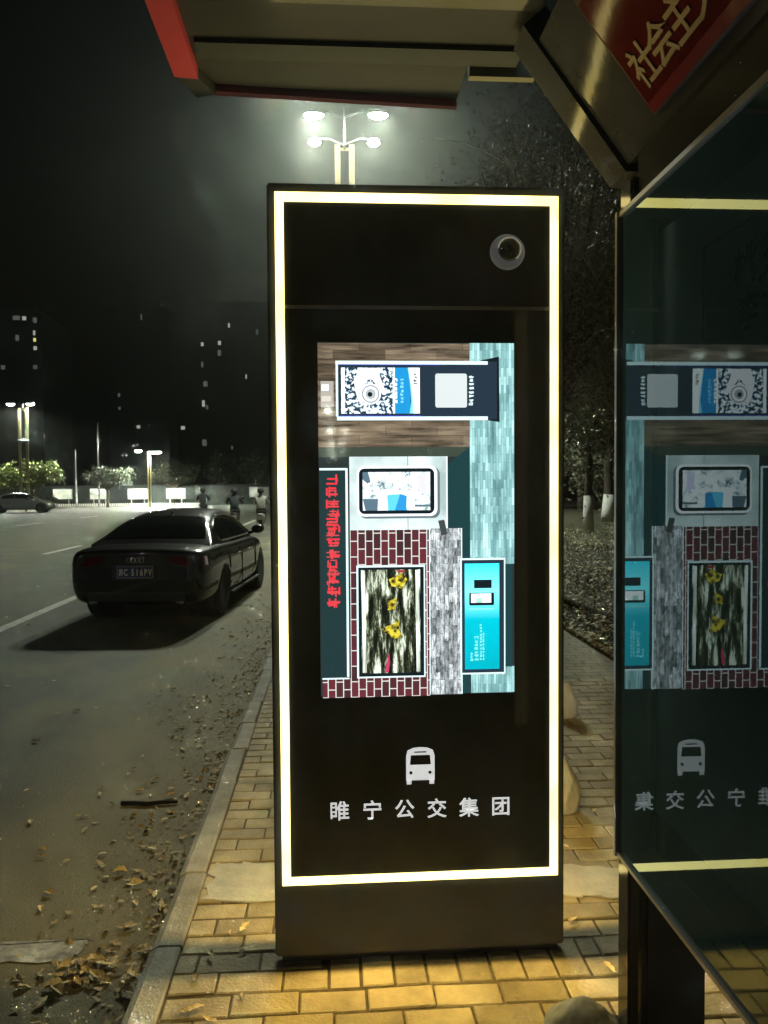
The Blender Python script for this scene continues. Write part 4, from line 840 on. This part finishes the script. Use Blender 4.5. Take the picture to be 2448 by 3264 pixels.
def scooter(label, loc, rotz, shell):
    t = thing('electric_scooter', label, 'scooter', loc, rotz, 'electric scooters ridden down the road')
    for yw in (-.42, .80):
        w = bpy.data.objects.new('wheel', None); COL.objects.link(w); w.parent = t; w.location = (0, yw, .22)
        bm_2 = bmesh.new(); lathe(bm_2, [(.15, -.045), (.20, -.05), (.22, -.02), (.22, .02), (.20, .05), (.15, .045)], 24, Matrix.Rotation(R(90), 4, 'Y')); obj('tyre', bm_2, M_rub, w, True, world=False)
        bm_2 = bmesh.new(); lathe(bm_2, [(.03, -.05), (.15, -.03), (.15, .03), (.03, .05)], 20, Matrix.Rotation(R(90), 4, 'Y')); obj('rim', bm_2, M_rimm, w, True, world=False)
    bm_2 = bmesh.new()
    S = [[(x*w, y_, zb+(zt_-zb)*z) for x, z in ((-.5, 0), (-.5, .6), (-.35, 1), (.35, 1), (.5, .6), (.5, 0))] for y_, w, zb, zt_ in ((-.72, .16, .50, .62), (-.5, .30, .44, .70), (-.1, .34, .30, .70), (.08, .32, .26, .62), (.12, .34, .25, .34), (.5, .34, .25, .34), (.58, .34, .28, .75), (.66, .28, .45, .95), (.70, .16, .80, 1.02))]
    rr_ = [[bm_2.verts.new(p) for p in s] for s in S]
    for i in range(len(rr_)-1):
        for k in range(6): bm_2.faces.new((rr_[i][k], rr_[i][(k+1) % 6], rr_[i+1][(k+1) % 6], rr_[i+1][k]))
    bm_2.faces.new(rr_[0][::-1]); bm_2.faces.new(rr_[-1]); obj('shell', bm_2, shell, t, True, world=False)
    obj('seat', B(-.15, .15, -.62, .10, .69, .77), M_dark_cloth, t, world=False, bevel=.03)
    bm_2 = bmesh.new(); tube(bm_2, [(-.33, .58, 1.02), (-.15, .62, 1.04), (.15, .62, 1.04), (.33, .58, 1.02)], .016, 8); obj('handlebar', bm_2, M_trim, t, True, world=False)
    bm_2 = bmesh.new(); tube(bm_2, [(0, .80, .22), (0, .66, .95)], .03, 8); obj('fork', bm_2, M_trim, t, True, world=False)
    obj('rear_mudguard', B(-.08, .08, -.74, -.55, .34, .47), M_trim, t, world=False, bevel=.02)
    obj('number_plate', B(-.11, .11, -.765, -.75, .42, .56), mat('plate_pale', (.55, .55, .52), .5), t, world=False)
    obj('tail_lamp', B(-.07, .07, -.745, -.715, .58, .63), M_tail, t, world=False, bevel=.008)
    for s in (-1, 1):
        bm_2 = bmesh.new(); tube(bm_2, [(s*.24, .62, 1.04), (s*.30, .60, 1.22)], .007, 5); lathe(bm_2, [(.01, -.012), (.055, -.008), (.055, .008), (.01, .012)], 12, Matrix.Translation((s*.32, .60, 1.25)) @ Matrix.Rotation(R(90), 4, 'X')); obj('mirror', bm_2, M_trim, t, True, world=False)
for lab, x, y_, rz, coat, shell in (('in a white jacket', -2.95, 31.2, R(3), M_jacket_w, mat('scooter_pale', (.4, .4, .38), .4)), ('in dark clothes', -4.15, 32.4, R(4), M_dark_cloth, mat('scooter_dark', (.03, .03, .035), .35)), ('in dark clothes', -6.9, 41.0, R(5), M_dark_cloth, MATS['scooter_dark'])):
    far = y_ > 40
    scooter('%s scooter %s' % ('pale' if coat is M_jacket_w else 'dark', 'beyond the roof of the parked car' if far else ('rightmost, next to the totem' if coat is M_jacket_w else 'just right of the parked car')), (x, y_, ROAD), rz, shell)
    rider('scooter rider %s %s' % (lab, 'beyond the roof of the parked car' if far else ('next to the totem' if coat is M_jacket_w else 'right of the parked car')), (x, y_-.05, ROAD), rz, coat, True)
walker = thing('person', 'person in dark clothes standing under the green tree at far left', 'person', (-22.4, 57.6, ROAD+.02), R(60))
J = {'pelvis': ((0, 0, .93), (.15, .11)), 'waist': ((0, 0, 1.08), (.135, .10)), 'chest': ((0, 0, 1.30), (.17, .11)), 'neck': ((0, .01, 1.49), .055), 'head': ((0, .02, 1.58), (.075, .085)), 'crown': ((0, .02, 1.68), (.068, .078))}
E_ = [('pelvis', 'waist'), ('waist', 'chest'), ('chest', 'neck'), ('neck', 'head'), ('head', 'crown')]
for s, n_ in ((-1, 'l'), (1, 'r')):
    J.update({n_+'sh': ((s*.19, 0, 1.40), .06), n_+'el': ((s*.24, -.02, 1.12), .045), n_+'wr': ((s*.24, .06, .88), .032), n_+'hand': ((s*.24, .08, .81), .034), n_+'hip': ((s*.09, 0, .89), .09), n_+'kn': ((s*.10, .03+.05*s, .49), .06), n_+'an': ((s*.10, -.02+.08*s, .09), .042), n_+'toe': ((s*.11, .13+.08*s, .035), .036)})
    E_ += [('chest', n_+'sh'), (n_+'sh', n_+'el'), (n_+'el', n_+'wr'), (n_+'wr', n_+'hand'), ('pelvis', n_+'hip'), (n_+'hip', n_+'kn'), (n_+'kn', n_+'an'), (n_+'an', n_+'toe')]
skin_body('body', J, E_, [M_skin, M_dark_cloth, M_hair], walker, lambda c: (2 if c.z > 1.63 or c.y < 0 else 0) if c.z > 1.5 else (0 if c.z < .86 and abs(c.x) > .2 else 1), hands=[((s*.24, .08, .80), (0, .15, -1)) for s in (-1, 1)])

# ================================================================== LITTER: bags, twig, leaves
from mathutils import noise as mnoise
def bag(name, label, loc, size, seed, m, cat='bag'):
    """a crumpled film bag: sharp ridges, slumped on the ground"""
    bm_2 = bmesh.new(); bmesh.ops.create_icosphere(bm_2, subdivisions=5, radius=1); off = Vector((seed*3.7, seed*1.3, seed*2.1))
    for v in bm_2.verts:
        d = v.co.normalized(); rdg = 0.; a = .34; f = 1.3
        for _ in range(5): rdg += a*(1-2*abs(mnoise.noise(d*f+off))); a *= .55; f *= 2.1
        r = .92+rdg*.26
        v.co = Vector((d.x*r*size[0], d.y*r*size[1], max(-.46, d.z*r+.3*max(0, d.z)**5)*size[2]+size[2]*.46))
    o = obj(name, bm_2, m, smooth=True); o.location = loc; tag(o, label, cat); return o
M_bag = mat('plastic_white', (.62, .62, .58), .45, var=.12, scale=9)
bag('plastic_bag', 'crumpled white bag on the pavement beside the totem, farther one', (1.53, 4.99, 0), (.075, .04, .13), 2, mat('paper_white', (.8, .8, .77), .6))
bag('plastic_bag', 'grey white plastic bag beside the lower right edge of the totem', (1.06, 3.57, 0), (.10, .08, .15), 5, M_bag)
bag('plastic_bag', 'pale rounded bag at the bottom edge below the totem', (.655, 1.99, 0), (.115, .10, .088), 8, mat('plastic_grey', (.20, .21, .23), .5, var=.1, scale=7))
bm = bmesh.new(); tube(bm, [(-1.16, 4.17, ROAD+.012), (-1.09, 4.165, ROAD+.013), (-1.02, 4.15, ROAD+.012), (-.95, 4.16, ROAD+.014), (-.86, 4.165, ROAD+.012)], [.012, .013, .012, .011, .008], 7); tag(obj('fallen_stick', bm, mat('stick', (.02, .017, .014), .9), smooth=True), 'short dark stick lying on the road near the kerb', 'stick')
def leaf_mesh(seed, L=.058):
    """one dry leaf: pointed, lobed, folded along its midrib, with a stalk"""
    g = random.Random(seed); w = g.uniform(.5, 1.0); curl = g.uniform(.1, .55); tw = g.uniform(-.6, .6); bend = g.uniform(-.3, .5)
    out = [(0, -.55), (.16*w, -.40), (.36*w, -.22), (.30*w, -.05), (.40*w, .12), (.22*w, .30), (.12*w, .45), (0, .62), (-.10*w, .44), (-.24*w, .28), (-.38*w, .10), (-.28*w, -.06), (-.36*w, -.24), (-.15*w, -.41)]
    out = [(x*g.uniform(.7, 1.25), y_*g.uniform(.9, 1.1)) for x, y_ in out]; n_ = len(out)
    V_ = [(x*L, y_*L, L*(curl*abs(x)*1.3+bend*y_*y_+tw*x*y_+g.uniform(-.03, .03))) for x, y_ in out]+[(0, 0, 0), (.012*L, -.95*L, .05*L), (-.012*L, -.95*L, .05*L)]
    z0 = min(v[2] for v in V_); V_ = [(a, b, c-z0+.0015) for a, b, c in V_]
    F_ = [(i, (i+1) % n_, n_) for i in range(n_)]+[(0, n_+1, n_+2)]; me = bpy.data.meshes.new('fallen_leaf'); me.from_pydata(V_, [], F_); me.update(); me.materials.append(M_dry); return me
M_dry = per_object(mat('dry_leaf', (.64, .51, .27), .75, var=.3, scale=30), .42, 1.35)
LEAVES = [leaf_mesh(i) for i in range(14)]
def leaf(x, y_, z, label, group, s=1.):
    o = bpy.data.objects.new('fallen_leaf', random.choice(LEAVES)); COL.objects.link(o); o.location = (x, y_, z); o.scale = (s,)*3
    o.rotation_euler = (random.uniform(-.14, .14), random.uniform(-.14, .14), random.uniform(0, 6.3)); tag(o, label, 'leaf', group)
g = random.Random(5); cnt = 0
while cnt < 290:
    y_ = 2.15+12.5*g.random()**1.35; x = -.68-min(g.expovariate(3.2) if g.random() < .80 else g.uniform(.2, 4.5), 4.5)
    if x < -1.2-.42*(y_-2) or (-3.6 < x < -1.4 and y_ > 9.2): continue
    leaf(x, y_, ROAD+.008, 'pale dry leaf lying on the road', 'fallen leaves on the road', g.uniform(.6, 1.15)); cnt += 1
cnt = 0
while cnt < 45:
    y_ = 2.2+6*g.random()**1.4; x = g.uniform(-.5, 2.3) if y_ > 2.75 else g.choice((g.uniform(-.5, -.22), g.uniform(-.5, -.25), g.uniform(.8, 1.2)))
    if not (x < -.25 or x > .8): continue
    leaf(x, y_, .006, 'pale dry leaf lying on the pavement', 'fallen leaves on the pavement', g.uniform(.5, .95)); cnt += 1
pile = thing('leaf_pile', 'small heap of dry leaves in the gutter by the kerb', 'leaf pile', (-.90, 2.72, ROAD))
for i in range(70):
    a = g.uniform(0, 6.3); r = abs(g.gauss(0, .085)); o = bpy.data.objects.new('leaf', g.choice(LEAVES)); COL.objects.link(o); o.parent = pile
    o.location = (r*math.cos(a)*1.35, r*math.sin(a)*.8, max(.002, .045*(1-r/.16)*g.random()+.002)); o.scale = (g.uniform(.5, .95),)*3; o.rotation_euler = (g.uniform(-.45, .45), g.uniform(-.45, .45), g.uniform(0, 6.3))
# grass blades and leaf litter on the lawn: uncountable
def lawn_z(x, y_): return -.01+.05*math.sin(x*1.3+y_*.7)*min(1, (x-2.44)*.8)
V, F = [], []
for i in range(26000):
    y_ = 5.5+24*rng.random()**1.3; x = max(2.46, y_*(.27+.2*rng.random())+rng.normal()*.2); z = lawn_z(x, y_); a = rng.uniform(0, 6.28); h = rng.uniform(.015, .05); w = .005+.0003*y_
    k = len(V); V += [(x-w*math.cos(a), y_-w*math.sin(a), z-.005), (x+w*math.cos(a), y_+w*math.sin(a), z-.005), (x+rng.normal()*.03, y_+rng.normal()*.03, z+h)]; F.append((k, k+1, k+2))
o = link_mesh('grass', V, F, mat('grass_blade', (.075, .085, .03), .7, var=.4, scale=3)); tag(o, 'short dull grass covering the lawn beside the pavement', 'grass', kind='stuff')
V, F = [], []
for i in range(5200):
    y_ = 5.5+20*rng.random()**1.5; x = max(2.47, y_*(.27+.2*rng.random())+rng.normal()*.15); z = lawn_z(x, y_)+rng.uniform(.02, .06); L = rng.uniform(.02, .055); m_ = Matrix.Rotation(rng.uniform(0, 6.28), 3, 'Z') @ Matrix.Rotation(rng.normal()*.5, 3, 'X'); k = len(V)
    V += [tuple(Vector((x, y_, z))+m_ @ Vector(p)*L) for p in ((-.5, 0, 0), (0, -.8, .1), (.5, 0, 0), (0, .8, .1))]; F.append((k, k+1, k+2, k+3))
o = link_mesh('leaf_litter', V, F, mat('litter_leaf', (.48, .42, .26), .75, var=.5, scale=4)); tag(o, 'scattered dry leaves over the lawn', 'leaf litter', kind='stuff')
# grit along the gutter
V, F = [], []
for i in range(1500):
    y_ = 2.0+9*rng.random()**1.3; x = -.66-rng.exponential(.22); r = rng.uniform(.001, .0038); z = ROAD+.002; k = len(V)
    for dx, dy, dz in ((-1, -.6, 0), (1, -.5, 0), (0, 1, 0), (0, 0, 1.1)): V.append((x+dx*r, y_+dy*r, z+dz*r))
    F += [(k, k+1, k+3), (k+1, k+2, k+3), (k+2, k, k+3)]
o = link_mesh('gutter_grit', V, F, mat('grit', (.16, .13, .08), .9, var=.5, scale=20)); tag(o, 'grit and crumbs gathered in the gutter', 'grit', kind='stuff')

# broken leaf litter thickest against the kerb
V, F = [], []
for i in range(950):
    y_ = 2.0+9*rng.random()**1.25; x = -.66-rng.exponential(.16)*(1+.5*math.sin(y_*2.3)); L = rng.uniform(.008, .032); z = ROAD+.004+rng.uniform(0, .008)
    m_ = Matrix.Rotation(rng.uniform(0, 6.28), 3, 'Z') @ Matrix.Rotation(rng.normal()*.45, 3, 'X'); k = len(V)
    V += [tuple(Vector((x, y_, z))+m_ @ Vector(p)*L) for p in ((-.45, -.1, 0), (.05, -.75, .12), (.5, .1, 0), (-.05, .8, .15))]; F.append((k, k+1, k+2, k+3))
o = link_mesh('gutter_litter', V, F, mat('gutter_leaf', (.40, .30, .14), .8, var=.6, scale=9)); tag(o, 'broken dry leaf litter heaped along the kerb', 'leaf litter', kind='stuff')

# ================================================================== HAZE, also standing in for lens glare round the lamps
bm = B(-140, 80, -240, 262, ROAD-1.3, 56)
haze = obj('haze', bm, None); haze['kind'] = 'stuff'; tag(haze, 'thin night haze doubling as glare round the street lamps', 'haze')
hm = bpy.data.materials.new('haze_air'); hm.use_nodes = True; n, l = nodes_of(hm); n.remove(n['Principled BSDF'])
pv = n.new('ShaderNodeVolumePrincipled'); pv.inputs['Color'].default_value = (.80, .86, .80, 1); pv.inputs['Density'].default_value = .00068; pv.inputs['Anisotropy'].default_value = .82
l.new(pv.outputs[0], n['Material Output'].inputs['Volume']); haze.data.materials.append(hm)

# only the larger glowing faces are worth sampling as lamps
for m in bpy.data.materials:
    if (m.name.startswith('picture_') and m.name not in ('picture_cyan', 'picture_pale', 'picture_slats', 'picture_bright')) or m.name.startswith(('window_', 'sign_', 'camera_', 'lens_', 'plate_', 'screen_')): m.cycles.emission_sampling = 'NONE'
